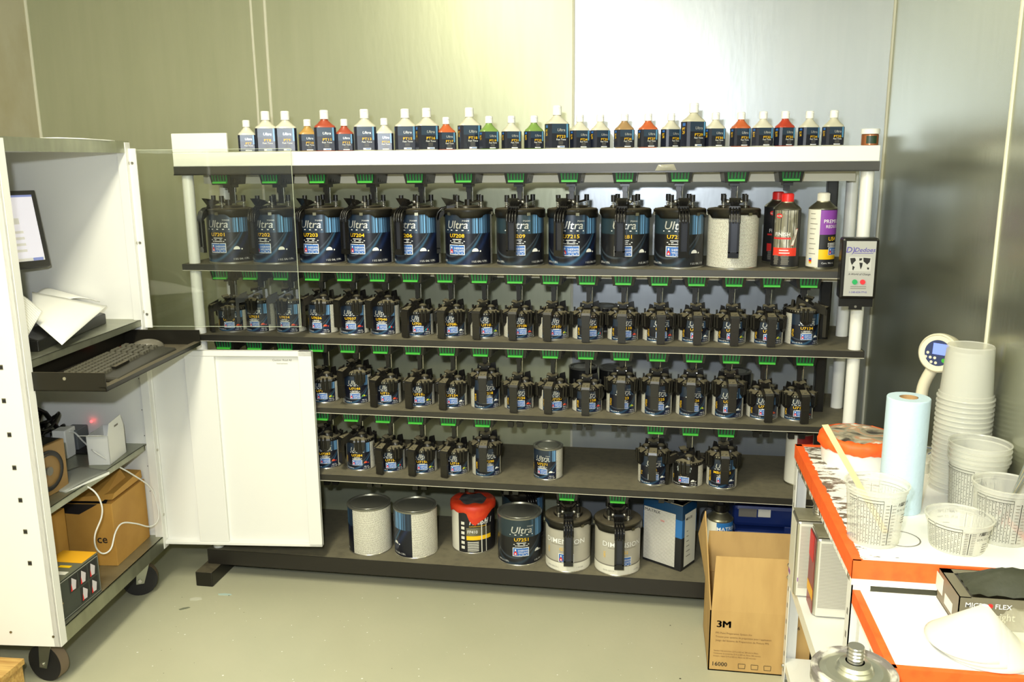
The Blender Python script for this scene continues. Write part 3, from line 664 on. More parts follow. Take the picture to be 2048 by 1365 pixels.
# FINISH 1 tall tins and reducer tin on the top shelf
def cone_tin(px,y,z,r,h,capm,label,name='solvent_tin',row=480,capr=.019,caph=.026):
    x=at(px,row,y=y).x; t=thing(name,label,'tin',(x,y,z)); ac=math.atan2(-x,2.92+y)
    m=MB(); m.lathe([(0,.001),(r,.001),(r+.001,0),(r+.001,.004),(r,.006),(r,h*.83),(r+.001,h*.835),(r+.001,h*.84),(r*.93,h*.86),(r*.52,h*.925),(r*.50,h*.94)],M_dull,32); m.build('can_body',t)
    m=MB(); m.lathe([(r*.48,h*.93),(r*.48,h*.945),(capr,h*.945),(capr,h*.945+caph-.003),(capr-.003,h*.945+caph),(0,h*.945+caph)],capm,20)
    for i in range(20):
        a=2*PI*i/20; m.box(capr*math.cos(a)-.0008,capr*math.sin(a)-.0008,h*.95,capr*math.cos(a)+.0008,capr*math.sin(a)+.0008,h*.95+caph-.004,capm,rz=a)
    m.build('cap',t); return t,ac
M_redcap=pm('red_cap',(226,44,40),.35)
def fin_label(t,ac,r,h,dark,la):
    m=MB(); f=wrap(r+.0012); H_=h*.83
    wquad(m,r+.0003,-r*2.9,r*2.9,.007,H_,M_dblk,36,rr=r)
    wquad(m,r+.0005,-.040,.043,H_*.30,H_*.995,M_dblk if dark else pm('grey_photo_print',(128,124,104),.4,0,noise=(34,(196,194,182),.5,.62,(1,1,.5))),8,rr=r)
    wquad(m,r+.0008,-.040,.043,H_*.22,H_*.36,M_red if dark else pm('bright_red_ink',(232,62,44),.4),8,rr=r)
    for k,(a,b) in enumerate(((-.036,-.016),(-.010,.018))):
        for q in range(9): wquad(m,r+.0008,a+random.uniform(0,.003),b-random.uniform(0,.004),.014+.0036*q,.0163+.0036*q,M_ink2,3,rr=r)
    wquad(m,r+.0007,-.040,.020,H_*.505,H_*.535,M_red,8,rr=r)
    m.text('FINISH',.012,lambda a,b:f(a-.008,H_*.56+b),M_whi,stretch=1.05,bold=.008)
    g=wrap(r+.0016); m.text('1',.056,lambda a,b:f(a+.026,H_*.40+b),M_red,shear=.3,bold=.012); m.text('1',.054,lambda a,b:g(a+.026,H_*.405+b),M_paperw,shear=.3,bold=.006)
    g3=wrap(r+.0012); m.face([g3(-.022+.012*math.cos(q),H_*.9+.008*math.sin(q)) for q in [2*PI*i/16 for i in range(16)]],M_red)
    m.text('ACME',.0052,lambda a,b:g(a-.022,H_*.885+b),M_whi)
    for q in (0,1): wquad(m,r+.0011,-.016,.014+.004*q,H_*.31-.009*q,H_*.325-.009*q,M_whi,4,rr=r)
    o=m.build('label',t); o.rotation_euler=(0,0,ac+math.radians(la))
t,ac=cone_tin(1571,.10,Z1,.045,.236,M_redcap,'tall tin with red cap, grey and red label, in front on the top shelf'); fin_label(t,ac,.045,.236,False,-4)
t,ac=cone_tin(1552,.25,Z1,.045,.236,M_redcap,'tall tin with red cap and black label, half hidden behind the other red-capped tin'); fin_label(t,ac,.045,.236,True,10)
M_wcap=pm('white_ribbed_cap',(226,222,208),.5)
t,ac=cone_tin(1642,.10,Z1,.045,.238,M_wcap,'tall tin with white cap, purple and yellow label, at right on the top shelf')
m=MB(); r=.045; f=wrap(r+.0013)
wquad(m,r+.0003,-r*2.9,r*2.9,.007,.197,M_paperw,36,rr=r); wquad(m,r+.0006,.0,.095,.007,.197,M_dblk,14,rr=r); wquad(m,r+.0009,.0,.095,.115,.195,M_purp,14,rr=r); wquad(m,r+.0009,.0,.095,.033,.066,M_yel,14,rr=r)
m.text('PREMIUM',.012,lambda a,b:f(a+.046,.153+b),M_whi); m.text('REDUCER',.010,lambda a,b:f(a+.05,.137+b),M_whi)
m.text('US4',.013,lambda a,b:f(a+.045,.095+b),M_yel,bold=.008)
for k in range(3): wquad(m,r+.0009,.028,.062,.085-.005*k,.0875-.005*k,M_whi,3,rr=r)
sw_logo(m,f,r+.0005,.052,.047,.042,.026,r); m.text('Cont. 946 mL',.006,lambda a,b:f(a+.035,.018+b),M_whi)
for k in range(26): wquad(m,r+.0006,-.036,-.008-random.uniform(0,.01),.05+.0055*k,.052+.0055*k,M_ink2 if k%3==0 else L_print,3,rr=r)
wquad(m,r+.0008,-.033,-.022,.018,.024,M_yel,2,rr=r);wquad(m,r+.0008,-.033,-.022,.024,.030,M_red,2,rr=r);wquad(m,r+.0008,-.033,-.022,.030,.036,M_blu,2,rr=r)
o=m.build('label',t); o.rotation_euler=(0,0,ac-.12)
# round red and white reducer on 4th shelf, far right
t,ac=cone_tin(1597,.17,Z4,.047,.232,M_redcap,'white and red solvent tin with red cap beside the white bench, fourth shelf',row=920)
m=MB(); r=.047; wquad(m,r+.0003,-r*2.9,r*2.9,.007,.19,M_paperw,36,rr=r); wquad(m,r+.0006,-.008,.06,.007,.19,pm('dark_red_ink',(120,24,26),.4),10,rr=r); wquad(m,r+.0008,-.008,.06,.125,.16,M_red,10,rr=r); wquad(m,r+.0008,-.004,.05,.02,.06,M_dblk,10,rr=r)
o=m.build('label',t); o.rotation_euler=(0,0,ac)
# MATRIX square tin
pA=at(1361,1145,z=Z5); pL=at(1288,1120,z=Z5)
ang=math.atan2(pA.y-pL.y,pA.x-pL.x)
t=thing('solvent_tin','tall square blue and black solvent tin with white label panels on the base shelf','tin',(pA.x,pA.y,Z5),ang)
w1=.165;w2=.105;hh=.262
m=MB(); m.box(-w1,0,0,0,w2,hh,M_dblk); m.box(-w1-.001,-.001,hh-.004,.001,w2+.001,hh,M_steel)
m.box(-w1-.0006,-.0006,.13,.0006,w2+.0006,hh-.005,pm('matrix_blue',(44,110,176),.35)); m.box(-w1-.0008,-.0008,.20,.0008,w2+.0008,hh-.005,pm('matrix_dark_blue',(20,62,98),.35)); m.build('tin_body',t,bevel=.003)
m=MB(); m.patch([(-w1+.004,-.0025,.012),(-.026,-.0025,.012),(-.026,-.0025,.222),(-w1+.004,-.0025,.222)],2,2,print_mat('tin_panel_print',(226,224,216),(150,148,140),38,.6))
m.text('MATRIX',.012,lambda a,b:(-w1+.008+a,-.0035,.205+b),M_dblk,align=-1,stretch=1.1); m.text('FIRE',.0065,lambda a,b:(-.08+a,-.0035,.178+b),M_red)
m.patch([(.0025,.016,.014),(.0025,w2-.008,.014),(.0025,w2-.008,.222),(.0025,.016,.222)],2,2,M_paperw)
m.text('MRS-30',.010,lambda a,b:(.0035,.022+a,.196+b),M_ink,align=-1,bold=.006)
for k in range(6): m.face([(.0034,.03,.05+.02*k),(.0034,.06-.004*k,.05+.02*k),(.0034,.06-.004*k,.053+.02*k),(.0034,.03,.053+.02*k)],M_ink2)
m.build('label',t)
m=MB(); m.cyl((-.035,.05,hh),(-.035,.05,hh+.012),.022,M_steel,seg=20); m.cyl((-.035,.05,hh+.012),(-.035,.05,hh+.026),.019,M_blk,seg=20); m.build('cap',t)
# MATRIX round tin
t,ac=cone_tin(1440,.10,Z5,.046,.255,M_blk,'round blue and white tin with black cap behind the open cardboard box',row=1050)
m=MB(); r=.046; f=wrap(r+.0012); wquad(m,r+.0003,-r*2.9,r*2.9,.007,.21,M_paperw,36,rr=r); wquad(m,r+.0006,-.012,.09,.007,.21,pm('matrix_blue',(44,110,176),.35),12,rr=r); wquad(m,r+.0008,-.012,.09,.1,.165,M_dblk,12,rr=r)
m.text('MATRIX',.014,lambda a,b:f(a+.028,.18+b),M_whi,stretch=1.1,bold=.006); o=m.build('label',t); o.rotation_euler=(0,0,ac)
m=MB(); p=at(1425,1035,y=.19)
m.tube([(p.x-.01+.03*math.cos(a),.20,.28+.045*math.sin(a)) for a in [PI*.35+.25*i for i in range(14)]],.0035,M_blk,8); tag(m.build('cable'),'black cable looped behind the round blue tin on the base shelf','cable')
# blue case
a=at(1466,1075,y=.14); b=at(1575,1075,y=.14)
t=thing('plastic_case','dark blue plastic tool case with two white stickers on the base shelf','case',(a.x,.14,Z5))
w=.26; m=MB(); m.box(0,0,0,w,.22,.15,M_navy); m.box(.0,.035,.15,w-.01,.22,.235,M_navy); m.build('case_body',t,bevel=.016)
m=MB(); m.box(.18,-.006,.07,.225,0,.175,M_navy); m.build('latch',t,bevel=.004)
m=MB(); m.box(.02,.0338,.19,.085,.0346,.222,M_ink2); m.box(.09,.0338,.192,.135,.0346,.222,M_paperw); m.box(.03,-.0012,.10,.085,-.0004,.135,M_paperw); m.build('sticker',t)
# ---------------------------------------------------------------- control box on the rack
t=bpy.data.objects.new('control_box',None); COL.objects.link(t); t.parent=rack; t.location=(.655,-.03,1.270)
t['label']='small grey faced control box with green and red buttons'
m=MB(); m.box(-.056,-.02,-.098,.056,.03,.098,M_blk); m.build('housing',t,bevel=.008)
m=MB(); m.box(-.052,-.005,-.125,.052,.0,-.09,M_blk); m.box(-.02,-.006,-.135,.02,.0,-.12,M_blk); m.cyl((0,-.007,-.125),(0,-.005,-.125),.004,M_steel,seg=10); m.build('bracket',t)
m=MB(); m.box(-.044,-.0225,-.088,.046,-.020,.088,pm('grey_face_plate',(178,178,172),.45)); 
pl=lambda dx,dz:(lambda a,b:(dx+a,-.0235,dz+b)); Mvio=pm('violet_blue_ink',(84,70,168),.5)
m.text('Dedoes',.014,pl(.012,.054),Mvio,shear=.25,bold=.006); m.text('D)',.018,pl(-.032,.052),Mvio,shear=.2,bold=.006)
m.face([(-.02,-.0234,.049),(.038,-.0234,.049),(.038,-.0234,.0505),(-.02,-.0234,.0505)],Mvio)
m.box(-.034,-.0232,-.008,.034,-.0226,.038,pm('grey_map_ground',(196,196,190),.5))
for pts in ([(-.031,.034),(-.016,.035),(-.013,.027),(-.019,.02),(-.024,.012),(-.028,.02)],[(-.022,.01),(-.015,.006),(-.019,-.005),(-.022,-.002)],[(-.003,.034),(.006,.034),(.004,.027),(-.003,.026)],[(-.002,.02),(.008,.019),(.007,.008),(.003,-.002),(.0,.01)],[(.009,.036),(.031,.034),(.029,.022),(.022,.014),(.016,.019),(.010,.024)],[(.022,.005),(.029,.004),(.028,-.002),(.023,-.001)]):
    m.face([(a,-.0236,b) for a,b in pts],M_ink)
m.text('A World of Change',.0062,pl(0,-.02),M_ink,shear=.3,stretch=.95); m.text('1-248-624-7710',.006,pl(0,-.078),Mvio,stretch=1.0)
for z in (-.058,-.064): m.face([(-.024,-.0234,z),(.024,-.0234,z),(.024,-.0234,z+.0018),(-.024,-.0234,z+.0018)],M_ink2)
m.build('face_plate',t)
for x,mt_ in ((-.012,pm('green_button',(40,170,96),.4)),(.012,pm('red_button',(226,50,60),.4))):
    m=MB(); m.cyl((x,-.027,-.042),(x,-.022,-.042),.008,mt_,seg=16); m.build('button',t)
# ---------------------------------------------------------------- toner bottles on the rack
def bottle_mesh(wd_,dp,h,capw,caph,sh):
    m=MB(); prof=[]; n=28
    def ring(a,b,z,e):
        R=[]
        for i in range(n):
            t=2*PI*i/n; c,s_=math.cos(t),math.sin(t); R.append((a*math.copysign(abs(c)**e,c),b*math.copysign(abs(s_)**e,s_),z))
        return R
    zs=h-caph; sections=[(wd_/2-.003,dp/2-.003,0,.5),(wd_/2,dp/2,.003,.5),(wd_/2,dp/2,h-sh,.5),(wd_*.46,dp*.46,h-sh+.004,.55)]
    for k in range(1,6):
        t=k/5; e=.55+.45*t; wr=capw*.42; sections.append((wd_*.46*(1-t)+wr*t,dp*.46*(1-t)+wr*t,h-sh+.004+(zs-.003-(h-sh+.004))*t**1.25,e))
    sections.append((capw*.42,capw*.42,zs+.002,1))
    vs=[]; 
    for s_ in sections: vs+=ring(*s_)
    fs=[(k*n+i,k*n+(i+1)%n,(k+1)*n+(i+1)%n,(k+1)*n+i) for k in range(len(sections)-1) for i in range(n)]+[tuple(range(n))[::-1]]
    return vs,fs
def cap_mesh(capw,caph,h):
    m=MB(); r=capw/2; m.lathe([(r,h-caph),(r,h-.003),(r-.002,h),(0,h)],M_paper,24); m.lathe([(r+.0004,h-caph),(r+.0004,h-caph+.003)],M_paper,24)
    m.box(-.004,-r-.0025,h-.007,.004,-r+.001,h-.004,M_paper); return m
BOT={'s':(.061,.040,.112,.026,.0235,.049),'b':(.074,.048,.1425,.031,.031,.057)}
_cap={k:handle_offset(cap_mesh(v[3],v[4],v[2]).build('cap')) for k,v in BOT.items()}
BC={'w':(214,210,190),'c':(206,202,178),'g':(186,146,78),'r':(172,78,54),'R':(186,66,44),'o':(196,100,56),'G':(126,158,78),'t':(166,134,92)}
_bb={}
def bot_body(k,c):
    if (k,c) not in _bb:
        vs,fs=bottle_mesh(*BOT[k][:3],*BOT[k][3:]); m=MB(); mm=pm('toner_'+c,BC[c],.3,0); m.mesh(vs,fs,mm,True); _bb[(k,c)]=handle_offset(m.build('bottle_body'))
    return _bb[(k,c)]
CN={'w':'white','c':'cream','g':'golden tan','r':'red-brown','R':'bright red','o':'orange','G':'green','t':'tan'}
B=[(493,'s','w','7'),(532,'b','w','8'),(571.5,'b','w','9'),(615,'s','g','10'),(649.5,'b','r','11'),(688.7,'s','r','12'),(729.7,'b','w','13'),(768.6,'s','w','14'),(811,'b','w','15'),(854,'b','w','16'),(892.5,'s','o','17'),(939,'b','w','18'),(978,'s','G','19'),(1022.8,'s','w','21'),(1068,'s','G','22'),(1114,'b','w','23'),(1159.7,'s','w','24'),(1200.4,'s','w','25'),(1248.7,'s','t','26'),(1296,'s','o','27'),(1342,'s','w','28'),(1386.5,'b','c','29'),(1430.5,'s','w','30'),(1481.5,'s','o','31'),(1525.5,'s','w','32'),(1569.4,'s','R','33'),(1618,'s','w','34'),(1666.5,'s','c','35')]
rel={}
for i,(px,k,c,no) in enumerate(B):
    y=.075+.02*((i*7)%3-1)*.6+(.012 if i in (3,5,7,10) else 0)
    x=at(px,260,y=y).x; ac=math.atan2(-x,2.92+y); turn=math.radians((4 if i<9 else 16 if i<12 else 26 if i<20 else 34)+random.uniform(-5,5))
    if i in (0,1,2,4,6): turn=math.radians(random.uniform(-4,6))
    # neighbours make each label unique
    nb='beside the white box end of the rack top' if i==0 else 'between PT%s and PT%s'%(B[i-1][3],B[i+1][3]) if False else None
    t=thing('toner_bottle','%s toner bottle holding %s toner, marked PT%s, on top of the rack'%('large' if k=='b' else 'small',CN[c],no),'bottle',(x,y,1.655),ac+turn,'toner bottles on top of the rack')
    part(bot_body(k,c),t,'bottle_body'); part(_cap[k],t,'cap')
    wd_,dp,h,cw,ch,sh=BOT[k]; s_=wd_/.061; zt=h-sh-.003; m=MB(); yf=-dp/2-.0006
    cx=wd_*.5; e=wd_*.40
    m.patch([(-e,yf,.003),(e,yf,.003),(e,yf,zt),(-e,yf,zt)],4,2,pm('bottle_label_navy',(26,30,44),.3),smooth=False)
    m.box(-cx-.0007,-dp*.36,.003,-cx-.0002,dp*.36,zt,pm('bottle_label_navy',(26,30,44),.3)); m.box(cx+.0002,-dp*.36,.003,cx+.0007,dp*.36,zt,pm('bottle_label_navy',(26,30,44),.3))
    for sg in (-1,1): m.patch([(sg*e,yf,.003),(sg*(cx+.0005),-dp*.36,.003),(sg*(cx+.0005),-dp*.36,zt),(sg*e,yf,zt)][::sg],3,1,pm('bottle_label_navy',(26,30,44),.3))
    m.patch([(-e,yf-.0003,zt*.62),(e,yf-.0003,zt*.62),(e,yf-.0003,zt-.0005),(-e,yf-.0003,zt-.0005)],2,1,pm('bottle_label_slate',(40,58,78),.3),smooth=False)
    m.patch([(e*.8,yf-.0005,zt*.45),(e,yf-.0005,zt*.45),(e,yf-.0005,zt-.0005),(e*.8,yf-.0005,zt-.0005)],1,1,pm('bottle_label_blue',(84,140,180),.3),smooth=False)
    F=lambda dx,dz:(lambda a,b:(dx+a,yf-.0012,dz+b))
    m.text('Ultra',.0075*s_,F(.004,zt*.70),M_sil,shear=.2,stretch=1.1,bold=.008)
    m.text('PT'+no,.0072*s_,F(.004,zt*.44),M_yel,stretch=1.25,bold=.01); m.text('Fast Tone',.0046*s_,F(.004,zt*.34),M_whi,stretch=1.1,bold=.006)
    for q in range(3): m.face([(-.002-.003*s_,yf-.001,zt*(.28-.05*q)),(.010+.001*s_,yf-.001,zt*(.28-.05*q)),(.010+.001*s_,yf-.001,zt*(.295-.05*q)),(-.002-.003*s_,yf-.001,zt*(.295-.05*q))],M_ink2)
    m.box(-.008*s_,yf-.001,.004,.014*s_,yf-.0006,zt*.12,M_whi); m.box(-.001*s_,yf-.0014,.0055,.013*s_,yf-.001,zt*.10,M_blu)
    G=lambda dx,dz:(lambda a,b:(-cx-.0012,-(dx+a),dz+b)) 
    m.text('PT',.0075*s_,G(0,zt*.66),M_yel,bold=.01); m.text(no,.0075*s_,G(0,zt*.53),M_yel,bold=.01); m.box(-cx-.0013,-.007*s_,zt*.84,-cx-.0009,.005*s_,zt*.95,M_blu)
    m.build('label',t)
x=at(1739.7,280,y=.05).x
t=thing('small_jar','little copper coloured jar with a white lid at the right end of the rack top','jar',(x,.05,1.655))
m=MB(); m.lathe([(0,0),(.024,0),(.026,.002),(.026,.033),(.024,.036)],pm('copper_glitter',(176,110,70),.3,.5),28); m.build('jar_body',t)
m=MB(); m.lathe([(.0285,.036),(.0285,.050),(.027,.052),(0,.052)],M_paper,28); m.build('lid',t)
m=MB(); wquad(m,.0266,-.017,.017,.006,.030,pm('dark_green_print',(30,56,34),.4),8,rr=.0266); m.build('label',t)
# clear film stuck on the top beam
m=MB(); a=at(1310,340,y=-.002); m.patch([(a.x,-.006,1.581),(a.x+.07,-.005,1.582),(a.x+.06,-.012,1.602),(a.x+.01,-.007,1.60)],8,4,M_film,sag=lambda u,v:(0,-.006*math.sin(PI*u)*math.sin(PI*v),0)); tag(m.build('plastic_film'),'crumpled scrap of clear film stuck on the top beam of the rack','plastic film')
# ---------------------------------------------------------------- computer cabinet on casters
CR=math.radians(5.07); CO=Vector((-1.826,-.076,0)); RM=Matrix.Rotation(CR,3,'Z')
def cw(x,y,z): return CO+RM@Vector((x,y,z))
def loc(p): return RM.transposed()@(Vector(p)-CO)
cab=thing('computer_cabinet','tall white rolling computer cabinet with open doors at the left','cabinet',CO,CR)
NW=-.713
m=MB(); m.box(-.62,NW,.165,0,NW+.018,1.691,M_whitep); m.box(-.02,NW,.165,.002,NW+.03,1.691,M_whitep)
def npl(u,v):
    d=(u-W/2)/FPX*AX-(v-H/2)/FPX*UP+FW; n=RM@Vector((0,1,0)); P0=cw(0,NW,0); t_=((P0-CAM).dot(n))/d.dot(n); return loc(CAM+d*t_)
for u,v in ((2,735),(8,802),(19,870),(29,936),(41,1001),(51,1064),(60,1127)):
    p=npl(u,v); m.box(p.x-.006,NW-.0012,p.z-.007,p.x+.006,NW-.0002,p.z+.007,M_dull); m.box(p.x-.004,NW-.0016,p.z-.005,p.x+.006,NW-.0012,p.z+.004,M_dblk)
for u,v in ((22,1265),(107,1274)):
    p=npl(u,v); m.cyl((p.x,NW-.002,p.z),(p.x,NW,p.z),.004,M_dull,seg=10)
m.build('side_panel',cab)
m=MB(); m.box(-.62,-.018,.165,-.0,0,1.691,M_whitep); m.box(-.03,-.034,.165,.002,.002,1.691,M_whitep)
for z in (1.62,1.34,1.09,.56,.3): m.cyl((.001,-.017,z),(.004,-.017,z),.005,M_steel,seg=10)
for z in (.40,.50,.62,.72,.84): m.box(-.034,-.036,z,-.031,-.033,z+.004,M_dblk)
m.build('side_panel',cab,bevel=.002)
m=MB(); m.box(-.62,NW+.018,.165,-.60,-.018,1.691,M_whitep); m.build('back_panel',cab)
m=MB(); m.box(-.62,NW,1.688,0,0,1.695,M_galv); m.box(-.004,NW+.018,1.655,.0,-.030,1.688,M_galv); m.box(-.62,NW+.018,1.66,-.004,-.018,1.688,M_whitep); m.build('top_sheet',cab)
for z,xf,lip in ((1.062,-.002,.022),(.585,-.035,.02),(.215,-.0,.052)):
    m=MB(); m.box(-.60,NW+.018,z-.004,xf,-.018,z,M_galv); m.box(xf-.004,NW+.019,z-lip,xf,-.035,z,M_galv); m.build('shelf',cab)
# pull-out keyboard tray
tr=bpy.data.objects.new('keyboard_tray',None); COL.objects.link(tr); tr.parent=cab; tr['label']='black pull-out steel keyboard tray'
m=MB(); x0,x1,y0,y1,z0,z1=-.06,.222,-.690,-.052,.974,1.030
m.box(x0,y0,z0,x1,y1,z0+.003,M_blkm); m.box(x0,y0,z0,x1,y0+.003,z1,M_blkm); m.box(x0,y1-.003,z0,x1,y1,z1,M_blkm); m.box(x0,y0,z0,x0+.003,y1,z1,M_blkm); m.box(x1-.003,y0,z0,x1,y1,z0+.014,M_blkm); m.box(x1-.022,y0,z0+.010,x1-.003,y1,z0+.014,M_blkm)
m.cyl((.10,y0-.002,1.012),(.10,y0,1.012),.005,M_steel,seg=10); m.build('tray_pan',tr)
# lower door
dr=bpy.data.objects.new('door',None); COL.objects.link(dr); dr.parent=cab; dr.rotation_euler=(0,0,math.radians(.62)); dr['label']='open white steel lower door with folded stiffener'
m=MB(); m.box(0,-.004,.18,.615,0,.945,M_whitep); m.box(.565,-.022,.18,.615,-.004,.945,M_whitep); m.box(.0,-.022,.925,.615,-.004,.945,M_whitep); m.box(.0,-.022,.18,.615,-.004,.192,M_whitep)
m.hexa([(.135,-.004,.192),(.252,-.004,.192),(.252,-.003,.925),(.135,-.003,.925),(.142,-.018,.192),(.242,-.018,.192),(.242,-.018,.925),(.142,-.018,.925)],M_whitep) if False else m.box(.137,-.019,.192,.250,-.004,.925,M_whitep)
m.build('door_panel',dr,bevel=.002)
m=MB(); m.text('Caution  Read All',.007,lambda a,b:(.50+a,-.0055,.905+b),M_ink2); m.text('Instructions',.006,lambda a,b:(.50+a,-.0055,.893+b),M_ink2); m.build('sticker',dr)
m=MB(); m.cyl((0,-.006,.2),(0,-.006,.93),.006,M_whitep,seg=10); m.build('hinge',dr)
gd=bpy.data.objects.new('clear_door',None); COL.objects.link(gd); gd.parent=cab; gd.rotation_euler=(0,0,math.radians(.62)); gd['label']='open clear acrylic upper door'
m=MB(); m.box(.0,-.010,1.034,.580,-.005,1.665,M_glass); m.build('pane',gd)
m=MB(); e=.0008
m.box(.580,-.0102,1.034,.581,-.0048,1.665,M_edge); m.box(0,-.0102,1.0335,.581,-.0048,1.0345,M_edge); m.box(0,-.0102,1.6645,.581,-.0048,1.6655,M_edge); m.build('pane_edge',gd)
m=MB(); m.box(-.002,-.014,1.03,.028,-.010,1.67,M_whitep)
for z in (1.08,1.34,1.62): m.cyl((.013,-.017,z),(.013,-.014,z),.005,M_steel,seg=10)
m.build('hinge_strip',gd)
# casters
def caster(x,y,ang):
    c=bpy.data.objects.new('caster',None); COL.objects.link(c); c.parent=cab; c.location=(x,y,0); c.rotation_euler=(0,0,ang)
    m=MB(); m.cyl((0,-.018,.0625),(0,.018,.0625),.0625,M_rub,seg=32); m.cyl((0,-.0182,.0625),(0,.0182,.0625),.050,M_rub,seg=24)
    n=32
    m.lathe([(.0628,-.017),(.0632,0),(.0628,.017)],M_wheel,32); 
    for i in range(len(m.v)-128,len(m.v)): 
        a,b_,c_=m.v[i]; m.v[i]=(a,c_,b_+.0625)
    m.build('wheel',c)
    m=MB()
    for s_ in (-1,1): m.hexa([(-.014,s_*.024-.0015,.05),(.014,s_*.024-.0015,.05),(.014,s_*.024+.0015,.05),(-.014,s_*.024+.0015,.05),(-.005,s_*.024-.0015,.15),(.045,s_*.024-.0015,.15),(.045,s_*.024+.0015,.15),(-.005,s_*.024+.0015,.15)],M_galv)
    m.cyl((0,-.03,.0625),(0,.03,.0625),.007,M_steel,seg=12); m.box(-.03,-.04,.148,.05,.04,.165,M_galv); m.build('fork',c)
caster(-.105,NW+.085,math.radians(-12)); caster(-.085,-.075,math.radians(25)); caster(-.52,NW+.08,0.3); caster(-.52,-.08,0)
# things in the cabinet ------------------------------------------------------
Bp=at(103,531,y=-.25); Tp=at(70,380,y=-.20)
ua=math.radians(28); u_=Vector((-math.sin(ua),-math.cos(ua),0)); v_=(Tp-Bp); hgt=v_.length; v_.normalize(); n_=v_.cross(u_).normalized()
if n_.y>0: n_=-n_
t=thing('computer_monitor','black framed flat monitor with a lit white page inside the cabinet','monitor',(Bp.x-.15,Bp.y-.1,1.062))
O=t.location
def mp_(a,b,c): return tuple(Bp+u_*a+v_*b+n_*c-O)
WD=.42; m=MB()
def slab(a0,a1,b0,b1,c0,c1,mt_): m.hexa([mp_(a0,b0,c0),mp_(a1,b0,c0),mp_(a1,b1,c0),mp_(a0,b1,c0),mp_(a0,b0,c1),mp_(a1,b0,c1),mp_(a1,b1,c1),mp_(a0,b1,c1)],mt_)
slab(0,WD,0,hgt,-.03,0,M_blkg); m.build('frame',t,bevel=.004)
m=MB(); slab(.017,WD-.017,.022,hgt-.017,0,.0012,M_scr); slab(.017,WD-.017,hgt-.024,hgt-.017,.0012,.0016,M_scr3); slab(.017,WD-.017,.022,.032,.0012,.0016,M_scr2); slab(.022,.055,.022,.032,.0016,.002,M_scr3)
slab(.075,WD-.02,hgt*.56,hgt*.64,.0012,.0016,M_scr2)
for k in range(4): slab(.068,WD-.02,hgt*(.20+.08*k),hgt*(.235+.08*k),.0012,.0016,M_scr2)
m.build('screen',t)
m=MB(); q=Vector(mp_(WD*.5,.02,-.03)); m.cyl(q,(q.x,q.y,.012),.014,M_blk,seg=12); m.cyl((q.x,q.y,0),(q.x,q.y,.012),.08,M_blk,seg=28); m.build('stand',t)
ZS=1.062
pb=at(125,668,z=ZS); lc=loc(pb)
t=thing('label_printer','low black box under the white sheets on the cabinet shelf','printer',cw(-.20,-.36,ZS),CR+.1)
m=MB(); m.box(-.12,-.22,0,.13,.25,.035,M_blk); m.hexa([(-.12,-.22,.035),(.13,-.22,.035),(.13,.25,.035),(-.12,.25,.035),(-.12,-.20,.055),(.06,-.20,.055),(.06,.24,.055),(-.12,.24,.055)],M_blk); m.build('housing',t,bevel=.003)
m=MB(); m.box(.1305,-.1,.008,.1312,-.03,.026,M_ink2); m.build('badge',t)
def sheet(name,label,P,sag,m_=M_paper,lines=0):
    m=MB(); m.patch(P,10,10,m_,sag=sag)
    o=m.build(name,solid=.0015); tag(o,label,'paper',group='loose papers in the cabinet')
    return o
c1=at(64,584,y=-.30); c2=at(196,597,y=-.16); c3=at(214,612,y=-.20); c4=at(124,690,y=-.62); c5=at(66,640,y=-.54)
sheet('paper_sheet','large white sheet draped over the black box with a corner over the shelf edge',[c5,c4,c3,c1],lambda a,b:(0,0,.012*math.sin(PI*a)*math.sin(PI*b)))
m=MB(); P=[c5,c4,c3,c1]
sheet('paper_sheet','curled white sheet lying behind on top of the stack under the monitor',[at(70,590,y=-.25),at(120,604,y=-.25),at(200,604,y=-.13),at(110,580,y=-.13)],lambda a,b:(0,0,.015*math.sin(PI*b)))
sheet('paper_sheet','white sheet with faint printed lines at the cabinet near side',[at(20,640,y=-.66),at(50,684,y=-.66),at(84,622,y=-.56),at(20,578,y=-.50)],lambda a,b:(0,0,.008*math.sin(PI*a)),print_mat('printed_sheet',(240,240,232),(190,190,180),16,.5))
a=cw(-.03,-.12,1.697); m=MB(); m.patch([cw(-.50,-.60,1.698),cw(.01,-.30,1.697),cw(.015,-.12,1.694),cw(-.45,-.12,1.699)],8,6,M_paper,sag=lambda a,b:(0,0,.004*math.sin(9*a))); tag(m.build('paper_sheet',solid=.003),'flat papers lying on top of the white cabinet','paper')
# keyboard, mouse
t=thing('keyboard','black computer keyboard lying in the pull-out tray','keyboard',cw(.105,-.385,.978),CR+math.radians(3))
m=MB(); m.hexa([(-.085,-.215,0),(.095,-.215,0),(.095,.215,0),(-.085,.215,0),(-.085,-.215,.026),(.090,-.215,.012),(.090,.215,.012),(-.085,.215,.026)],pm('keyboard_case',(48,46,38),.5)); m.build('case',t,bevel=.004)
m=MB()
for r_ in range(6):
    for k in range(21):
        if k in (14,18) or (r_==5 and 3<k<9): continue
        x=-.068+.0195*r_; y=-.203+.0195*k; z=.025-.0014*r_*.95
        m.hexa([(x-.0085,y-.0085,z-.004),(x+.0085,y-.0085,z-.005),(x+.0085,y+.0085,z-.005),(x-.0085,y+.0085,z-.004),(x-.006,y-.0065,z+.008),(x+.006,y-.0065,z+.007),(x+.006,y+.0065,z+.007),(x-.006,y+.0065,z+.008)],pm('worn_key_plastic',(78,75,62),.5))
m.box(.026,-.12,.018,.040,-.03,.025,M_blkm); o=m.build('keys',t); 
p=cw(.055,-.115,.978)
t=thing('computer_mouse','grey computer mouse behind the keyboard in the tray','mouse',p,CR+.5)
m=MB(); m.sphere((0,0,0),.032,pm('grey_plastic',(104,100,88),.35),20,8,.95,True,sx=1.75); m.build('shell',t)
